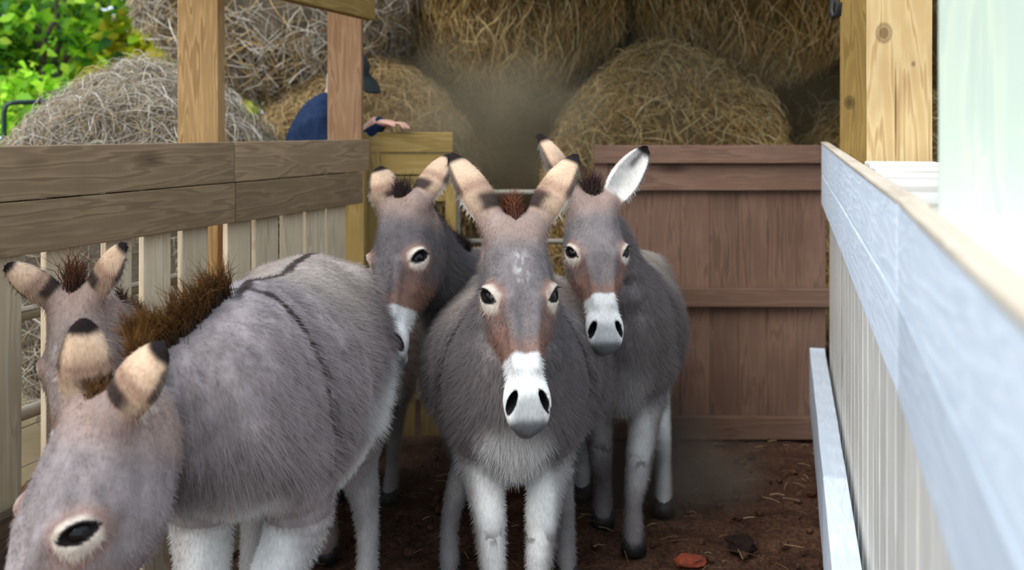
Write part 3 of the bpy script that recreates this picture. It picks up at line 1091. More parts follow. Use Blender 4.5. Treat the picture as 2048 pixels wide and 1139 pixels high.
def donkey(name, label, root, fwd, sc, poll, lip, face, ears, legs, wf=1.0, bf=1.0, zlift=0.0, h=0.006, neck_mid=None, neck_r=1.0, head_w=1.0, L_fix=None,
           grey=GREY, mane=True, mane_tip=lin(140, 92, 50), brown=1.0, belly_z=0.50, hind_white=0.2, fore_white=1.0, tuft=0.1, seed=0, tail=True, fleck=0.0, tail_dir=(0, 0), fluff=0.0,
           xf=1.0, forelock_col=None, tp=2.1, tuft_w=.012, rump=1.0, mott=.10, mane_far=1.5, mane_len=1.0, chest_b=.53, front_lift=1.0, withers=1.0, chest_z=.70, cross_x=.27, belly_front=.6):
    f = norm((fwd[0], fwd[1], 0))
    lft = np.array([-f[1], f[0], 0])
    up = np.array([0, 0, 1.0])
    R0 = np.array([root[0], root[1], 0.0])

    def B(x, y, z):
        return R0 + (f * x * xf + lft * y + up * z) * sc + up * zlift

    ops = []
    wq = lambda x: (1 + (wf - 1) * float(sstep(.30, .08, x)) - .14 * float(sstep(.15, .36, x))) * (1 + (rump - 1) * float(sstep(-.1, -.4, x)))
    T = [(x, zc, w * wq(x), hh) for x, zc, w, hh in TORSO]
    torso = Loft([B(x, 0, zc) for x, zc, w, hh in T], lft, [w * sc for _, _, w, _ in T], [hh * sc for *_, hh in T], [hh * sc * (bf if -.3 < x < .15 else (front_lift if x > .1 else 1)) for x, _, _, hh in T], p=tp)
    ops.append(('+', torso, 0.01))
    ops.append(('+', Ell(B(.40, 0, .70), (f, lft, up), np.array([.13, .115, .70 - chest_b]) * sc), 0.07))
    for sg in (-1, 1):
        ops.append(('+', Ell(B(.33, sg * .105, .73), (norm(f * .35 - up), lft, norm(f + up * .35)), np.array([.17, .055, .085]) * sc), 0.05))
        ops.append(('+', Ell(B(-.34, sg * .13 * wf, .90), (f, lft, up), np.array([.07, .05, .05]) * sc), 0.07))
        ops.append(('-', Ell(B(-.24, sg * .245 * wf, .84), (f, lft, up), np.array([.08, .035, .09]) * sc), 0.06))
        ops.append(('-', Ell(B(.185, sg * .222 * (1 + (wf - 1) * .5), .68), (norm(f + up * .25), lft, norm(up - f * .25)), np.array([.020, .035, .17]) * sc), 0.06))
    ops.append(('+', Ell(B(.29, 0, .93), (f, lft, up), np.array([.14, .05, .075 * withers]) * sc), 0.08))
    # head frame
    ax = norm(lip - poll)
    L_ = np.linalg.norm(lip - poll)
    u = np.asarray(face, float)
    u = norm(u - ax * (u @ ax))
    s = np.cross(u, ax)            # donkey's left
    if s @ np.cross(up, u) < 0:
        s = -s
    k = L_ / 0.54
    kw = k * head_w

    def Hd(t, y, w):
        return poll + ax * (t * L_) + s * (y * kw) + u * (w * k)

    st = [(0.00, .005, -.13, .072), (.10, .024, -.17, .088), (.22, .034, -.20, .098), (.34, .034, -.215, .103), (.45, .026, -.20, .098), (.55, .018, -.165, .078), (.65, .012, -.130, .056), (.74, .010, -.108, .048),
          (.82, .008, -.100, .049), (.90, .000, -.094, .050), (.96, -.016, -.088, .044), (1.0, -.036, -.078, .028)]
    cpts = [Hd(t, 0, (d_ + v_) / 2 * 1.0) for t, d_, v_, w in st]
    head = Loft(cpts, s, [w * kw for *_, w in st], [(d_ - v_) / 2 * k for t, d_, v_, w in st], None, p=2.35, flat=0.5)
    # neck
    n0, n1 = B(.30, 0, .80), Hd(.13, 0, -.115)
    nm = (n0 + n1) / 2 + up * 0.03 if neck_mid is None else np.asarray(neck_mid, float)
    nb = B(.42, 0, .80)
    ns = [lft, norm(lft * 0.9 + s * 0.1), norm(lft + s), s]
    neck = Loft([n0, (nb + nm) / 2, nm, n1], ns, np.array([.15, .118, .092, .078]) * sc * neck_r, np.array([.19, .175, .145, .115]) * sc * neck_r, p=2.1, flat=0.4)
    ops.append(('+', neck, 0.09))
    ops.append(('+', head, 0.045))
    for sg in (-1, 1):
        ops.append(('+', Ell(Hd(.33, sg * .048, -.125), (ax, s, u), np.array([.085, .034, .075]) * k), 0.03))
    E = {}
    for sg in (-1, 1):
        e = Hd(.385, sg * .094, -.012)
        nn = norm(s * sg * .80 + u * .58 - ax * .04)
        la = norm(ax * .58 + (u * .80 - s * sg * .58) * .80)
        la = norm(la - nn * (la @ nn))
        va = np.cross(nn, la)
        E[sg] = (e, nn, la, va)
        ops.append(('+', Ell(e - nn * .022 * k, (la, va, nn), np.array([.047, .037, .032]) * k), 0.025))
        ops.append(('-', Ell(Hd(.21, sg * .088, .016), (ax, s, u), np.array([.045, .016, .016]) * k), 0.03))
        ops.append(('+', Loft([Hd(.42, sg * .040, .022), Hd(.58, sg * .030, .012), Hd(.74, sg * .022, .006)], s, .013 * k, .012 * k), 0.025))
        br_ = e + norm(u * .7 - ax * .6 + s * sg * .1) * .020 * k
        ops.append(('+', Ell(br_ - nn * .006 * k, (la, va, nn), np.array([.032, .012, .013]) * k), 0.016))
        # facial crest
        ops.append(('+', Loft([Hd(.44, sg * .080, -.050), Hd(.56, sg * .060, -.052)], u, .008 * k, .009 * k), 0.03))
        ops.append(('+', Ell(Hd(.885, sg * .040, -.028), (norm(ax + s * sg * .25), s, u), np.array([.046, .021, .027]) * k), 0.034))
        # ear root
        ops.append(('+', Ell(Hd(.02, sg * .055, -.035), (ax, s, u), np.array([.045, .036, .045]) * k), 0.03))
    ops.append(('+', Ell(Hd(.955, 0, -.092), (ax, s, u), np.array([.036, .034, .024]) * k), 0.02))
    ops.append(('+', Ell(Hd(.955, 0, -.045), (ax, s, u), np.array([.030, .042, .034]) * k), 0.02))
    # legs
    hoofs = []
    masks = []
    for (fore, sg, hx, hy, lift) in legs:
        if fore:
            J = [(.34, sg * .085, .66, .105), (.31, sg * .102, .52, .072), (.31 + (hx - .31) * .35, sg * .102 + (hy - sg * .102) * .4, .40, .056), (.33 + (hx - .31) * .66, sg * .102 + (hy - sg * .102) * .75, .255, .043),
                 (.31 + (hx - .31) * .84, hy, .165, .031), (hx, hy, .085 + lift, .036), (hx + .018, hy, .045 + lift, .033)]
        else:
            J = [(-.37, sg * .10, .74, .155), (-.27, sg * .135, .58, .118), (-.33 + (hx + .33) * .3, sg * .128, .44, .072), (hx - .055, hy * .7 + sg * .12 * .3, .315 + lift, .047), (hx - .04, hy, .19 + lift, .033),
                 (hx - .015, hy, .085 + lift, .037), (hx + .01, hy, .045 + lift, .033)]
        pts = [B(a, b_, c) for a, b_, c, _ in J]
        rr = np.array([j[3] for j in J]) * sc
        lg = Loft(pts, lft, rr * (0.95 if fore else .82), rr * (1.05 if fore else 1.12), p=2.0, flat=1.0)
        ops.append(('+', lg, 0.045))
        masks.append((fore, sg, lg))
        hoofs.append((B(hx + .02, hy, lift), sc))
    # ears
    earlofts = []
    for sg, tip, opn, le_w in ears:
        base = Hd(.02, sg * .058, -.035)
        e_ax = norm(tip - base)
        ln = np.linalg.norm(tip - base)
        o = np.asarray(opn, float)
        o = norm(o - e_ax * (o @ e_ax))
        w_ = np.cross(e_ax, o)
        ts = np.array([0, .12, .28, .45, .62, .78, .90, .975])
        ws = np.array([.030, .037, .044, .046, .041, .031, .018, .007]) * k * le_w
        bend = -o * 0.05 * ln
        ctr = [base + e_ax * ln * t + bend * (t - t * t) * 2 for t in ts]
        out = Loft(ctr, w_, ws, ws * .62, p=2.0, flat=.8)
        inn = Loft([c + o * (.40 * w1) for c, w1 in zip(ctr[1:], ws[1:])], w_, ws[1:] * .80, ws[1:] * .66, p=2.0, flat=.6)
        ops.append(('+', Cup(out, inn), 0.02))
        earlofts.append((sg, out, o, base, e_ax, ln, w_))
    MN = len(ops) - len(ears)
    # carve: eyes, nostrils, mouth
    for sg in (-1, 1):
        e, nn, la, va = E[sg]
        ops.append(('-', Ell(e + nn * .014 * k, (la, va, nn), np.array([.0320, .0155, .021]) * k), 0.004))
        nr = Hd(.89, sg * .046, -.010)
        na = norm(ax * .8 + s * sg * .38 - u * .42)
        ops.append(('-', Ell(nr, (na, np.cross(na, u), u), np.array([.031, .0105, .034]) * k), 0.007))
        ops.append(('-', Loft([Hd(.80, sg * .060, -.078), Hd(.90, sg * .056, -.076), Hd(.985, sg * .03, -.074)], u, .004 * k, .004 * k), 0.008))
    V, Qd = polygonise(ops, h)
    # --- coat colour
    fn = np.cross(V[Qd[:, 2]] - V[Qd[:, 0]], V[Qd[:, 3]] - V[Qd[:, 1]])
    NV = np.stack([sum(np.bincount(Qd[:, c], fn[:, a], len(V)) for c in range(4)) for a in range(3)], 1)
    NV = norm_rows(NV)
    nz = vnoise(V, 9.0, seed)
    nf = vnoise(V, 45.0, seed, 2)
    loc = (V - R0 - up * zlift) / sc
    lx, ly, lz = loc @ f / xf, loc @ lft, loc[:, 2]
    hm = sstep(.055, .02, head(V)) * sstep(-.27, -.235, ((V - poll) @ u) / k)
    dn = neck(V)
    col = np.tile(np.asarray(grey), (len(V), 1)) * (1 + .14 * nz + .12 * nf + mott * vnoise(V * np.array([1, 1, .45]), 34.0, seed + 3, 3))[:, None]

    def put(mask, c):
        nonlocal col
        col = col * (1 - mask[:, None]) + np.asarray(c) * mask[:, None]

    body = 1 - hm
    # belly and chest
    put(body * sstep(belly_z + .05, belly_z - .03, lz + .03 * nz) * sstep(.05, .02, torso(V)) * sstep(-.50, -.40, lx) * sstep(belly_front, belly_front - .15, lx) * .95, WHITE)
    put(body * sstep(.37, .46, lx) * sstep(chest_z, chest_z - .10, lz + .03 * nz) * sstep(.13, .07, np.abs(ly)) * .85 * fore_white, WHITE)
    for fore, sg, lg in masks:
        dl, tl, *_ = lg(V, True)
        ml = sstep(.03, .0, dl) * body
        inner = sstep(.02, -.02, (ly - (sg * .115)) * sg + .02 * nz)
        if fore:
            put(ml * sstep(.14, .26, tl) * sstep(.60, .38, tl + .08 * nz - .08 * inner) * (.45 + .5 * inner) * fore_white, WHITE)
            put(ml * sstep(.70, .85, tl), np.asarray(grey) * 1.05)
            put(ml * inner * np.exp(-((lz - .31) / .02) ** 2) * sstep(.0, .02, lx - .3) * .6 * sstep(.1, .3, nf), DARK)
        else:
            put(ml * sstep(.25, .45, tl) * hind_white, WHITE * .95)
            put(ml * sstep(.3, .5, tl) * inner * .35, WHITE)
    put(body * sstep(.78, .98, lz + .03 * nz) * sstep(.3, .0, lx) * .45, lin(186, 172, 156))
    # dorsal stripe and shoulder cross
    put(body * sstep(.017, .006, np.abs(ly) + .006 * nf) * sstep(.80, .86, lz) * sstep(.45, .4, lx) * .9, DARK * .9)
    cr = np.abs(lx - cross_x - .06 * (lz - .9) - .01 * nz)
    put(body * sstep(.013, .004, cr + .004 * nf) * sstep(.60, .68, lz) * sstep(-.02, .03, np.abs(ly)) * .9, DARK * .9)
    # head marks
    rel = V - poll
    ht = rel @ ax / L_
    hs_ = rel @ s / kw
    hu = rel @ u / k
    lat = np.abs(hs_)
    put(hm * sstep(.20, .04, ht + .03 * nz) * .75, PINKB)
    put(hm * sstep(.44, .56, ht + .02 * nz) * sstep(.035, .060, lat - .0 + .02 * sstep(.5, .7, ht)) * .85 * brown, BROWN)
    put(hm * sstep(.57, .66, ht + .015 * nz) * sstep(-.10, -.05, hu) * .75 * brown, BROWN * .95 + .03)
    if fleck:
        put(hm * np.exp(-(lat / .022) ** 2) * sstep(.16, .22, ht) * sstep(.40, .32, ht) * sstep(-.1, .5, vnoise(V * np.array([1, 1, .25]), 90.0, seed, 2)) * fleck, WHITE)
    for sg in (-1, 1):
        e, nn, la, va = E[sg]
        r = V - e
        ra, rv_, rn = r @ la / k, r @ va / k, r @ nn / k
        on = (rn > -.045) * (np.linalg.norm(r, axis=1) < .075 * k) * 1.0
        dwn = norm(ax - nn * (ax @ nn))
        rd = r - dwn * .007 * k
        q_ = np.sqrt(np.maximum(np.sum(rd * rd, 1) / k ** 2 - (rd @ nn / k) ** 2, 0) * .55 + ((rd @ la / k / 1.7) ** 2 + (rd @ va / k) ** 2) * .45)
        q_ = q_ * (1 + .16 * nz + .10 * nf)
        put(on * sstep(.062, .034, q_) * .65 * brown, BROWN * 1.15)
        put(on * sstep(.040, .027, q_) * .92, lin(212, 200, 186))
        al = np.abs(rv_) - .0185 * np.maximum(0, 1 - (ra / .040) ** 2)
        put(on * sstep(.0025, -.001, al) * (np.abs(ra) < .040), (.010, .008, .008))
    muz = sstep(.668, .688, ht + .006 * nf + .25 * np.maximum(0, lat - .05) + .10 * np.maximum(0, -.05 - hu))
    put(hm * muz, WHITE)
    put(hm * sstep(.83, .90, ht + .01 * nz) * sstep(.055, .035, lat) * sstep(-.08, -.03, hu) * .75, lin(140, 144, 146))
    put(hm * sstep(.955, .99, ht) * .8, lin(70, 72, 76))
    for sg in (-1, 1):
        nr = Hd(.89, sg * .046, -.010)
        na = norm(ax * .8 + s * sg * .38 - u * .42)
        r = V - nr
        a_ = r @ na / k
        b_ = np.sqrt(np.maximum(np.sum(r * r, 1) / k ** 2 - a_ ** 2, 0))
        cd = np.cross(na, u)
        put(sstep(1.22, 1.05, np.sqrt((a_ / .031) ** 2 + (r @ norm(cd) / k / .0105) ** 2 + (r @ u / k / .034) ** 2)), lin(30, 29, 32))
        put(0 * hm * sstep(1.25, .9, np.sqrt((a_ / .033) ** 2 + (b_ / .015) ** 2)) * .95, lin(34, 34, 38))
    # ears
    for sg, out, o, base, e_ax, ln, w_ in earlofts:
        d_, te, ue, ve = out(V, True)
        rr_ = V - base
        te2 = rr_ @ e_ax / ln
        em = sstep(.008, .003, d_) * sstep(.02, .12, te2)
        back = sstep(.25, -.25, NV @ o)     # 1 on the back of the ear
        med = -ue * np.sign(w_ @ s) * sg                 # + towards the middle line
        colr = np.tile(CREAM, (len(V), 1)) * (1 + .1 * nz[:, None])
        a = sstep(.26, .14, te2)[:, None]
        colr = colr * (1 - a) + PINKB * a
        a = (back * sstep(.15, .21, te2) * sstep(.44, .34, te2 + .03 * nz) * (.40 + .60 * sstep(-.55, .0, med + .3 * nz)))[:, None]
        colr = colr * (1 - a * .96) + lin(46, 37, 37) * a * .96
        a = (back * np.exp(-((te2 - .47) / .09) ** 2) * .7)[:, None]
        colr = colr * (1 - a) + BROWN * a
        a = ((1 - back) * sstep(.1, .2, te2))[:, None]
        colr = colr * (1 - a) + lin(226, 222, 216) * a
        a = ((1 - back) * np.exp(-((ue + .1) / .25) ** 2) * sstep(.55, .66, te2) * sstep(.88, .8, te2) * .9)[:, None]
        colr = colr * (1 - a) + lin(84, 76, 76) * a
        a = (sstep(.80, .93, np.abs(ue)) * sstep(.35, .5, te2) * (.4 + .6 * (med < 0)))[:, None]
        colr = colr * (1 - a * .8) + DARK * a * .8
        a = sstep(.80, .87, te2 + .02 * nz)[:, None]
        colr = colr * (1 - a) + DARK * .7 * a
        col = col * (1 - em[:, None]) + colr * em[:, None]
    col = np.clip(col, 0.003, 0.95)
    root_e = empty(name, (R0[0], R0[1], 0), label, 'donkey', 'donkeys crowding the lane')
    body_o = link('body', np_mesh('body', V, Qd, col), M['coat'], root_e)
    if FUR:
        ln_ = np.where(hm > .5, .25, .75)
        for sg, out, o, base, e_ax, le, w_ in earlofts:
            ln_ = np.where(out(V) < .012, .25, ln_)
        ln_ = np.where((lz < .60) & (hm < .5), .5, ln_)
        ln_ = np.where((lz < (.62 if sc > 1.05 else .47)) & (hm < .5), .25, ln_)
        nose = (hm > .3) & ((ht > .8))
        for sg in (-1, 1):
            nose |= (np.linalg.norm(V - E[sg][0], axis=1) < .035 * k)
        ln_ = np.where(nose, 0, ln_)
        fur(body_o, V, Qd, col, ln_, FUR, np.array([-f[0] * .006, -f[1] * .006, -.012]), seed)
    # --- eyes
    for sg in (-1, 1):
        e, nn, la, va = E[sg]
        bm = bmesh.new()
        bmesh.ops.create_uvsphere(bm, u_segments=28, v_segments=18, radius=.0300 * k)
        c = e - nn * .0245 * k
        link('eye', bm_mesh('eye', bm), M['eye'], root_e, Matrix.Translation(c))
        # lashes along the upper lid
        lp = []
        sv = 1 if (va @ (u * .7 - ax * .6)) > 0 else -1
        for q_ in np.linspace(-.9, .8, 15):
            b0 = e + la * (.028 * q_ * k) + va * (sv * .0165 * math.sqrt(max(0, 1 - q_ * q_)) * k) + nn * .004 * k
            b1 = b0 + nn * .010 * k + va * sv * .002 * k
            b2 = b1 + nn * .007 * k - va * sv * .004 * k + la * .004 * q_ * k
            lp.append([b0, b1, b2])
        lp.append([E[sg][0] + la * (.036 * w_ * k) + va * (sv * .0205 * (1 - w_ * w_) * k) + nn * .0035 * k for w_ in (-1, 0, 1)]) if False else None
        Vl, ql, cl_ = tubes(lp, np.full((len(lp), 3), 0.0011) * np.array([1, .8, .3]), 3, np.full((len(lp), 3, 3), .012))
        link('eyelashes', np_mesh('eyelashes', Vl, ql, cl_), M['hair'], root_e)
    # --- hooves
    for c, s_ in hoofs:
        bm = bmesh.new()
        bmesh.ops.create_cone(bm, cap_ends=True, segments=20, radius1=.047 * s_, radius2=.038 * s_, depth=.058 * s_)
        for v in bm.verts:
            if v.co.z > 0:
                v.co += Vector(-f * 0.018 * s_)
        bmesh.ops.bevel(bm, geom=[e_ for e_ in bm.edges if e_.calc_face_angle(0) > 1], offset=.004, segments=2, affect='EDGES')
        link('hoof', bm_mesh('hoof', bm), M['hoof'], root_e, Matrix.Translation(c + np.array([0, 0, .030 * s_ + zlift * 0])))
    rg = np.random.default_rng(100 + seed)

    def strands(nm, base, d0, d1, ln, rad, c0, c1, bend):
        n_ = len(base)
        pts = np.stack([base - d0 * .01, base + d0 * (ln * .35)[:, None], base + (d0 * .68 + d1 * .10) * ln[:, None], base + (d0 * .85 + d1 * .3) * ln[:, None] + bend], 1)
        cc = np.stack([c0, c0 * .6 + c1 * .4, c0 * .25 + c1 * .75, c1], 1)
        Vh, qh, ch = tubes(pts, rad[:, None] * np.array([1, .9, .7, .25]), 3, cc)
        return link(nm, np_mesh(nm, Vh, qh, ch), M['hair'], root_e)

    # --- forelock
    n_ = 320
    base = np.stack([Hd(t, y, w) for t, y, w in zip(rg.uniform(-.015, .05, n_), rg.normal(0, tuft_w, n_), rg.uniform(-.045, -.005, n_))])
    d0 = norm_rows(-ax[None] + u[None] * .15 + rg.normal(size=(n_, 3)) * (.22 * min(1, tuft_w / .010)) + up * .3)
    nar = min(1, tuft_w / .010)
    fc = DARK * .8 if forelock_col is None else forelock_col
    strands('forelock', base, d0, norm_rows(rg.normal(size=(n_, 3))) * nar, rg.uniform(.5, 1.1, n_) * tuft, rg.uniform(.0009, .0018, n_), np.tile(DARK * .7, (n_, 1)), np.tile(mane_tip * .55 + fc * .3, (n_, 1)) * rg.uniform(.5, 1.3, (n_, 1)), rg.normal(size=(n_, 3)) * .008)
    # --- mane
    if mane:
        n_ = 5200
        nn_ = len(neck.c)
        t = rg.uniform(.16, 1.0, n_) * (nn_ - 1)
        i = np.minimum(t.astype(int), nn_ - 2)
        fr_ = (t - i)[:, None]
        ctr = neck.c[i] * (1 - fr_) + neck.c[i + 1] * fr_
        sd_ = norm_rows(neck.s[i] * (1 - fr_) + neck.s[i + 1] * fr_)
        tn = norm_rows(neck.c[i + 1] - neck.c[i])
        un = norm_rows(np.cross(tn, sd_))
        flip = np.sign(un[:, 2:3] + 1e-6)
        # the crest is the side away from the throat
        un = np.where((un @ (up + 0.0 * u))[:, None] < 0, -un, un)
        rv_ = (neck.r[i, 1] * (1 - fr_[:, 0]) + neck.r[i + 1, 1] * fr_[:, 0])
        off_ = sd_ * rg.normal(0, .009, (n_, 1))
        dist = rv_ * .6
        hit = np.zeros(n_, bool)
        for step in range(40):
            dd = eval_ops(ops[:MN], ctr + off_ + un * dist[:, None])
            hit |= dd > -.002
            far = dist > rv_ * mane_far
            dist = np.where(hit, dist, dist + np.clip(-dd * .7, .002, .03))
        kp = (hit & ~far)
        base = (ctr + off_ + un * dist[:, None])[kp]
        un, tn, t = un[kp], tn[kp], t[kp]
        n_ = int(kp.sum())
        cl_ph = np.sin(t * 9.0 + seed)
        d0 = norm_rows(un + tn * (.25 + .25 * cl_ph[:, None]) + rg.normal(size=(n_, 3)) * .09)
        ln = rg.uniform(.035, .07, n_) * sc * mane_len * (1 + .25 * cl_ph)
        strands('mane', base, d0, norm_rows(rg.normal(size=(n_, 3))), ln, rg.uniform(.0006, .0012, n_), np.tile(DARK * .6, (n_, 1)), np.tile(mane_tip * .75, (n_, 1)) * rg.uniform(.25, 1.1, (n_, 1)), rg.normal(size=(n_, 3)) * .006)
    # --- tail
    if tail:
        b0 = B(-.555, 0, .84)
        pts = [B(-.54, 0, .86), B(-.60, tail_dir[0] * .2, .80), B(-.615, tail_dir[0] * .6, .62), B(-.60, tail_dir[0], .42), B(-.585, tail_dir[0], .26)]
        Vt, qt, _ = tubes([pts], np.array([[.028, .027, .022, .016, .008]]) * sc, 10)
        cc = np.tile(np.asarray(grey) * .8, (len(Vt), 1))
        to = link('tail', np_mesh('tail', Vt, qt, cc), M['hair'], root_e)
        n_ = 260
        base = np.array([B(-.60, tail_dir[0], .50)] * n_) + rg.normal(size=(n_, 3)) * .014
        end = base + np.stack([rg.normal(0, .02, n_), rg.normal(0, .02, n_), -rg.uniform(.18, .36, n_) * sc], 1)
        mid = (base + end) / 2 + rg.normal(size=(n_, 3)) * .012
        Vt, qt, ct = tubes(np.stack([base, mid, end], 1), np.full((n_, 3), .002) * np.array([1, 1, .4]), 3, np.tile(DARK * .35, (n_, 3, 1)))
        link('tail_tuft', np_mesh('tail_tuft', Vt, qt, ct), M['hair'], to)
    return root_e


def fur(o, V, Qd, col, length, count, comb, seed):
    """Short hair lying along the coat; its colour is the coat's own."""
    me = o.data
    a = me.color_attributes.new('furcol', 'BYTE_COLOR', 'CORNER')
    cc = np.ones((len(Qd) * 4, 4), np.float32)
    cc[:, :3] = col[Qd.ravel()]
    a.data.foreach_set('color', cc.ravel())
    me.materials.append(M['fur'])
    vg = o.vertex_groups.new(name='hair_length')
    for w in (0.0, .25, .5, .75, 1.0):
        ids = np.nonzero(np.abs(length - w) <= .1251)[0]
        vg.add([int(i) for i in ids], w, 'REPLACE')
    md = o.modifiers.new('coat_hair', 'PARTICLE_SYSTEM')
    ps = md.particle_system
    st = ps.settings
    st.type = 'HAIR'
    st.count = count
    st.hair_length = FUR_LEN
    st.hair_step = 3
    st.use_advanced_hair = True
    st.normal_factor = .012
    st.object_align_factor = [float(v) for v in comb]
    st.factor_random = .004
    st.length_random = .5
    st.emit_from = 'FACE'
    st.use_modifier_stack = False
    st.material = 2
    st.root_radius = .0011 / .01 * 1.0
    st.tip_radius = .02
    st.radius_scale = .01
    st.render_step = 3
    st.display_step = 2
    ps.seed = seed
    ps.vertex_group_length = 'hair_length'


FUR_LEN = 0.17
M['fur'] = attr_mat('coat_hair', 'furcol', 0.8, 0.15)
V3 = lambda *a: np.array(a, float)
# middle donkey
donkey('donkey', 'grey donkey in the middle facing the camera with white muzzle and chest', (0.012, 3.36), (-.01, -1), 1.0,
       P(1032, 440, 2.68), P(1061, 852, 2.42), (.12, -1, .1),
       [(-1, P(897, 301, 2.80), V3(-.55, .75, 0), 1.13), (1, P(1158, 303, 2.80), V3(.55, .75, 0), 1.13)],
       [(True, -1, .44, -.055, 0), (True, 1, .44, .065, 0), (False, -1, .05, -.22, 0), (False, 1, .03, .17, 0)],
       wf=1.22, head_w=.90, chest_b=.485, neck_mid=V3(.015, 3.03, 1.03), seed=1, fleck=.35, tuft=.095, tuft_w=.0045, mane_tip=lin(150, 84, 52), h=.006)
# right donkey
donkey('donkey', 'grey donkey at the right with head raised behind the middle one', (.455, 4.08), (-.14, -1), 1.0,
       P(1188, 392, 3.34), P(1216, 692, 3.10), (.10, -1, .1),
       [(-1, P(1072, 262, 3.42), V3(-.75, .6, .1), 1.2), (1, P(1298, 288, 3.38), V3(.25, -1, .1), 1.25)],
       [(True, -1, .27, -.07, 0), (True, 1, .50, .05, 0), (False, -1, .0, -.17, 0), (False, 1, .12, .16, 0)],
       wf=.94, chest_b=.46, neck_mid=V3(.36, 3.66, 1.04), seed=2, tuft=.10, mane_tip=lin(84, 56, 46), hind_white=.95, fore_white=.4, h=.0065, tail_dir=(.10, 0))
# back left donkey
donkey('donkey', 'dark grey donkey at the back left peering past the big donkey', (-.14, 4.36), (-.14, -1), .98,
       P(797, 398, 3.40), P(764, 722, 3.16), (-.42, -.9, .1),
       [(-1, P(757, 330, 3.46), V3(-.3, .9, 0), 1.2), (1, P(905, 305, 3.5), V3(.5, .8, 0), 1.15)],
       [(True, -1, .40, -.04, 0), (True, 1, .42, .09, 0), (False, -1, -.3, -.06, 0), (False, 1, -.2, .13, 0)],
       wf=.86, xf=.85, seed=3, tuft=.09, mane_tip=lin(60, 40, 38), h=.0065, fore_white=.1, hind_white=.0, grey=lin(100, 94, 95), neck_mid=P(885, 560, 3.68))
# big donkey in front
donkey('donkey', 'large pale grey donkey in front on the left with head lowered', (-.628, 2.74), (.01, -1), 1.13,
       P(172, 800, 1.90), P(-45, 1450, 1.75), (-.62, -.74, .30),
       [(-1, P(165, 628, 1.92), V3(-.4, .8, .1), 1.05), (1, P(340, 680, 1.84), V3(.3, .95, -.15), 1.05)],
       [(True, -1, .42, -.075, 0), (True, 1, .40, -.005, 0), (False, -1, -.25, -.15, 0), (False, 1, -.30, .16, 0)],
       wf=.96, bf=1.14, chest_b=.58, front_lift=.86, withers=.3, chest_z=.655, cross_x=.36, belly_front=.2, tp=1.95, rump=.95, mott=.26, mane_far=2.4, mane_len=1.25, seed=4, tuft=.05, mane_tip=lin(146, 98, 40), h=.0055, grey=lin(142, 132, 132), neck_mid=P(300, 860, 2.10), neck_r=.93, belly_z=.70, hind_white=.5)
# far left donkey
donkey('donkey', 'brownish donkey at the far left mostly hidden behind the big donkey', (-.66, 3.82), (-.24, -1), .88,
       P(140, 588, 2.52), P(128, 990, 2.40), (-.12, -1, .1),
       [(-1, P(2, 522, 2.46), V3(-.45, .8, 0), 1.0), (1, P(258, 478, 2.5), V3(.5, .75, .2), 1.0)],
       [(True, -1, .36, -.10, 0), (True, 1, .34, .10, 0), (False, -1, -.3, -.12, 0), (False, 1, -.3, .12, 0)],
       wf=.78, seed=5, tuft=.11, mane_tip=lin(120, 76, 52), h=.0065, grey=lin(150, 134, 126), neck_mid=LP(2.95, .76, .17), neck_r=.9, head_w=.92, fleck=.7, forelock_col=lin(110, 70, 50))

# ------------------------------------------------------------------ person behind the reddish post
SKIN = lin(206, 160, 140)
M['skin'] = plain('skin', SKIN, 0.55, 0.35)
M['jacket'] = plain('navy_jacket', lin(30, 48, 78), 0.85, 0.15, noise_scale=30, c2=lin(20, 34, 60), bump=0.2)
M['jeans'] = plain('dark_jeans', lin(44, 50, 64), 0.9, 0.1, noise_scale=40, c2=lin(34, 38, 50))
M['cap'] = plain('dark_cap', lin(58, 64, 66), 0.9, 0.1, noise_scale=60, c2=lin(48, 54, 56))
M['boot'] = plain('brown_boot', lin(66, 50, 38), 0.7, 0.2)
PX, PY = -0.95, 5.06


def pp(a, b_, z):
    return np.array([PX + a, PY + b_, z])


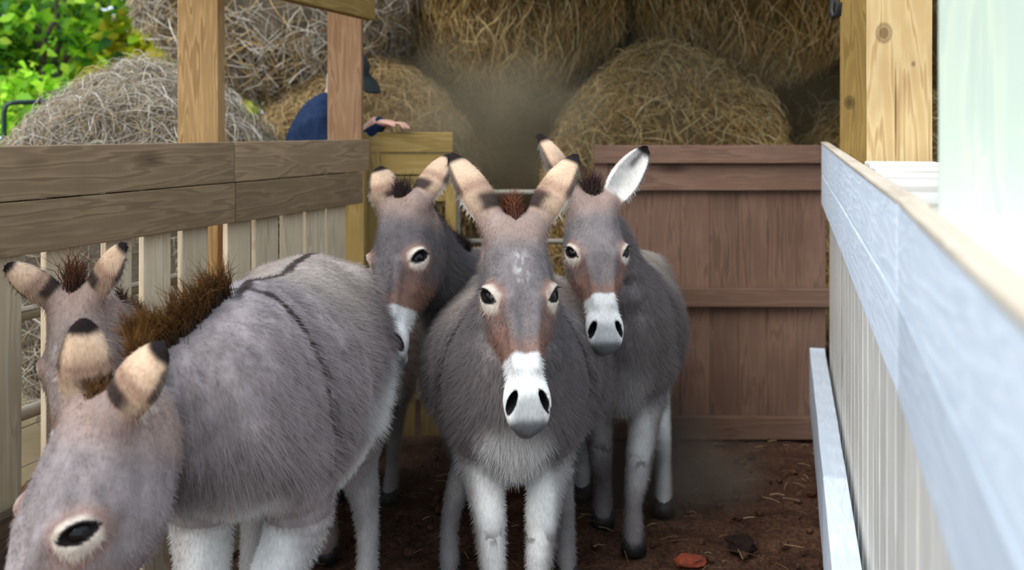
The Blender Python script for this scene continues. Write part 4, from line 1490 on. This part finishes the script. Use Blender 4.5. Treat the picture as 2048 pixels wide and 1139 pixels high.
per = empty('person', (PX, PY, 0), 'person in navy jacket and dark cap leaning behind the reddish post', 'person')
SD = V3(.12, -1, 0)
HF = norm(V3(.72, -.38, -.52))
HS = norm(np.cross(V3(0, 0, 1), HF))
HU = np.cross(HF, HS)
HC = pp(.115, 0, 1.80)
fingers = []
hc = P(782, 247, 4.68)
hdir = norm(V3(1, -.12, -.10))
hs = norm(np.cross(hdir, V3(0, 0, 1)))
body_ops = [
    ('+', Loft([pp(-.02, 0, .92), pp(-.05, 0, 1.15), pp(-.04, 0, 1.38), pp(.0, 0, 1.55)], SD, [.155, .15, .18, .16], [.115, .12, .125, .09]), .03),
    ('+', Loft([pp(.02, 0, 1.55), HC - HU * .10], SD, .055, .06), .05),
    ('+', Ell(HC, (HF, HS, HU), [.098, .076, .112]), .03),
    ('+', Ell(HC + HF * .045 - HU * .06, (HF, HS, HU), [.055, .055, .065]), .03),
    ('+', Ell(HC + HF * .105 - HU * .022, (norm(HF * .5 - HU), HS, norm(HF + HU * .5)), [.028, .014, .016]), .012),
    ('+', Loft([pp(-.01, -.17, 1.52), pp(.10, -.23, 1.36), hc - hdir * .07 + V3(0, .01, .0)], V3(0, 1, 0), [.058, .046, .030], [.058, .048, .032]), .05),
    ('+', Loft([pp(-.01, .17, 1.52), pp(.04, .24, 1.27), pp(.20, .20, 1.12)], V3(0, 1, 0), [.058, .046, .030], [.058, .048, .032]), .05),
    ('+', Ell(hc - hdir * .02, (hdir, hs, np.cross(hdir, hs)), [.048, .040, .018]), .02),
    ('+', Ell(pp(.24, .20, 1.09), (V3(1, 0, -.6), V3(0, 1, 0), V3(.6, 0, 1)), [.048, .036, .02]), .02),
    ('+', Loft([pp(-.02, -.08, .92), pp(.0, -.09, .50), pp(-.02, -.09, .08)], SD, [.095, .062, .042], [.1, .066, .046]), .03),
    ('+', Loft([pp(-.02, .08, .92), pp(.02, .10, .50), pp(.0, .10, .08)], SD, [.095, .062, .042], [.1, .066, .046]), .03)]
for sg in (-1, 1):
    body_ops.append(('+', Ell(HC + HS * sg * .076 - HU * .01, (HF, HS, HU), [.02, .012, .032]), .008))
    body_ops.append(('-', Ell(HC + HF * .092 + HS * sg * .032, (HF, HS, HU), [.014, .016, .010]), .01))
for i_, (o_, ln_) in enumerate(((-.030, .070), (-.010, .078), (.010, .074), (.029, .058))):
    a_ = hc + hs * o_ + hdir * .018
    body_ops.append(('+', Loft([a_, a_ + hdir * ln_ * .5 + V3(0, 0, .006), a_ + hdir * ln_ * .85 - V3(0, 0, .014)], hs, .0085, .0085, flat=1), .006))
a_ = hc + hs * .034 - hdir * .02
body_ops.append(('+', Loft([a_, a_ + hs * .024 + hdir * .025, a_ + hs * .026 + hdir * .05 - V3(0, 0, .008)], hs, .0105, .0100, flat=1), .008))
V, Qd = polygonise(body_ops, .006)
link('body', np_mesh('body', V, Qd), M['skin'], per)
V, Qd = polygonise([
    ('+', Loft([pp(-.02, 0, .86), pp(-.06, 0, 1.15), pp(-.055, 0, 1.40), pp(-.005, 0, 1.57), pp(.04, 0, 1.64)], SD, [.175, .172, .20, .17, .075], [.135, .14, .15, .115, .075]), .03),
    ('+', Loft([pp(-.01, -.17, 1.53), pp(.10, -.235, 1.36), hc - hdir * .05 + V3(0, .01, .0)], V3(0, 1, 0), [.080, .064, .036], [.080, .066, .034]), .06),
    ('+', Loft([pp(-.01, .17, 1.53), pp(.04, .24, 1.27), pp(.18, .20, 1.13)], V3(0, 1, 0), [.080, .064, .046], [.080, .066, .048]), .06)], .009)
nzp = vnoise(V * np.array([1, 1, .4]), 26, 3, 2)
nrm_ = V - np.array([PX - .02, PY, 0]) * np.array([1, 1, 0]) - V * np.array([0, 0, 1])
V = V + norm_rows(nrm_) * (nzp * .006)[:, None]
link('jacket', np_mesh('jacket', V, Qd), M['jacket'], per)
V, Qd = polygonise([
    ('+', Loft([pp(-.02, -.08, .95), pp(.0, -.09, .50), pp(-.02, -.09, .06)], SD, [.115, .078, .062], [.122, .082, .066]), .04),
    ('+', Loft([pp(-.02, .08, .95), pp(.02, .10, .50), pp(.0, .10, .06)], SD, [.115, .078, .062], [.122, .082, .066]), .04)], .010)
link('trousers', np_mesh('trousers', V, Qd), M['jeans'], per)
for sg, ox in ((-1, -.02), (1, .0)):
    V, Qd = polygonise([('+', Loft([pp(ox - .03, sg * .095, .045), pp(ox + .10, sg * .10, .035), pp(ox + .18, sg * .10, .03)], SD, [.042, .045, .035], [.05, .035, .025], [.045, .035, .03]), .02),
                        ('+', Loft([pp(ox, sg * .093, .05), pp(ox, sg * .093, .17)], SD, .05, .05), .03)], .008)
    link('boot', np_mesh('boot', V, Qd), M['boot'], per)
V, Qd = polygonise([('+', Ell(HC + HU * .04 - HF * .005, (HF, HS, HU), [.112, .092, .088]), .01),
                    ('+', Loft([HC + HF * .06 + HU * .030, HC + HF * .13 + HU * .022, HC + HF * .195 - HU * .004], HS, [.090, .095, .075], [.014, .011, .008]), .02),
                    ('-', Ell(HC - HU * .045 - HF * .005, (HF, HS, HU), [.106, .086, .085]), .01)], .006)
link('cap', np_mesh('cap', V, Qd), M['cap'], per)
n_ = 500
th_ = RNG.uniform(2.0, 4.3, n_)
zz_ = RNG.uniform(1.72, 1.80, n_)
b0 = np.stack([HC[0] + .094 * np.cos(th_), PY + .076 * np.sin(th_), zz_], 1)
pt = np.stack([b0, b0 + np.stack([np.cos(th_) * .008, np.sin(th_) * .008, -np.full(n_, .02)], 1), b0 + np.stack([np.cos(th_) * .006, np.sin(th_) * .006, -np.full(n_, .045)], 1)], 1)
V, qd, cc = tubes(pt, np.full((n_, 3), .0016), 3, np.tile(lin(176, 172, 170), (n_, 3, 1)))
link('hair', np_mesh('hair', V, qd, cc), M['hair'], per)
for sg in (-1, 1):
    bm = bmesh.new()
    bmesh.ops.create_uvsphere(bm, u_segments=16, v_segments=10, radius=.011)
    link('eye', bm_mesh('eye', bm), M['eye'], per, Matrix.Translation(HC + HF * .084 + HS * sg * .032))


# ------------------------------------------------------------------ drifting dust
def dust(name, c, r, dens, label, colr=(0.74, 0.60, 0.38), nscale=2.2, lo=0.35, hi=0.75):
    m = bpy.data.materials.new(name)
    m.use_nodes = True
    nt = m.node_tree
    nt.nodes.clear()
    L = nt.links.new
    out = N(nt, 'ShaderNodeOutputMaterial')
    vs = N(nt, 'ShaderNodeVolumePrincipled')
    vs.inputs['Color'].default_value = rgba(colr)
    vs.inputs['Anisotropy'].default_value = 0.1
    tc = N(nt, 'ShaderNodeTexCoord')
    ln = N(nt, 'ShaderNodeVectorMath', operation='LENGTH')
    L(tc.outputs['Object'], ln.inputs[0])
    fr_ = N(nt, 'ShaderNodeMapRange', interpolation_type='SMOOTHSTEP')
    fr_.inputs['From Min'].default_value = 1.0
    fr_.inputs['From Max'].default_value = 0.15
    L(ln.outputs['Value'], fr_.inputs[0])
    nn = N(nt, 'ShaderNodeTexNoise', Scale=nscale, Detail=3.0, Roughness=0.55)
    L(tc.outputs['Object'], nn.inputs['Vector'])
    nr = N(nt, 'ShaderNodeMapRange')
    nr.inputs['From Min'].default_value = lo
    nr.inputs['From Max'].default_value = hi
    L(nn.outputs[0], nr.inputs[0])
    m1 = N(nt, 'ShaderNodeMath', operation='MULTIPLY')
    L(fr_.outputs[0], m1.inputs[0])
    L(nr.outputs[0], m1.inputs[1])
    m2 = N(nt, 'ShaderNodeMath', operation='MULTIPLY')
    m2.inputs[1].default_value = dens
    L(m1.outputs[0], m2.inputs[0])
    L(m2.outputs[0], vs.inputs['Density'])
    L(vs.outputs[0], out.inputs['Volume'])
    bm = bmesh.new()
    bmesh.ops.create_icosphere(bm, subdivisions=3, radius=1.0)
    o = link(name, bm_mesh(name, bm), m, None, Matrix.LocRotScale(Vector(c), None, Vector(r)))
    tag(o, label, 'dust', None, 'stuff')
    return o


c = P(985, 235, 5.35)
dust('dust_cloud', c, (0.80, 0.45, 0.55), 5.2, 'pale dust cloud hanging above the tube gate before the shadowed bale')
c = P(1280, 200, 5.6)
dust('dust_haze', c, (1.7, 0.5, 0.85), 0.8, 'thin tan dust haze veiling the domed brown bale', (.6, .52, .36))
c = P(1290, 960, 4.1)
dust('dust_cloud', c, (0.60, 0.45, 0.42), 8.0, 'brown dust kicked up round the right donkey legs', (.62, .49, .38))
c = P(790, 880, 3.9)
dust('dust_cloud', c, (0.30, 0.5, 0.5), 1.4, 'dim dust between big donkey and back left donkey legs', (.5, .42, .32))
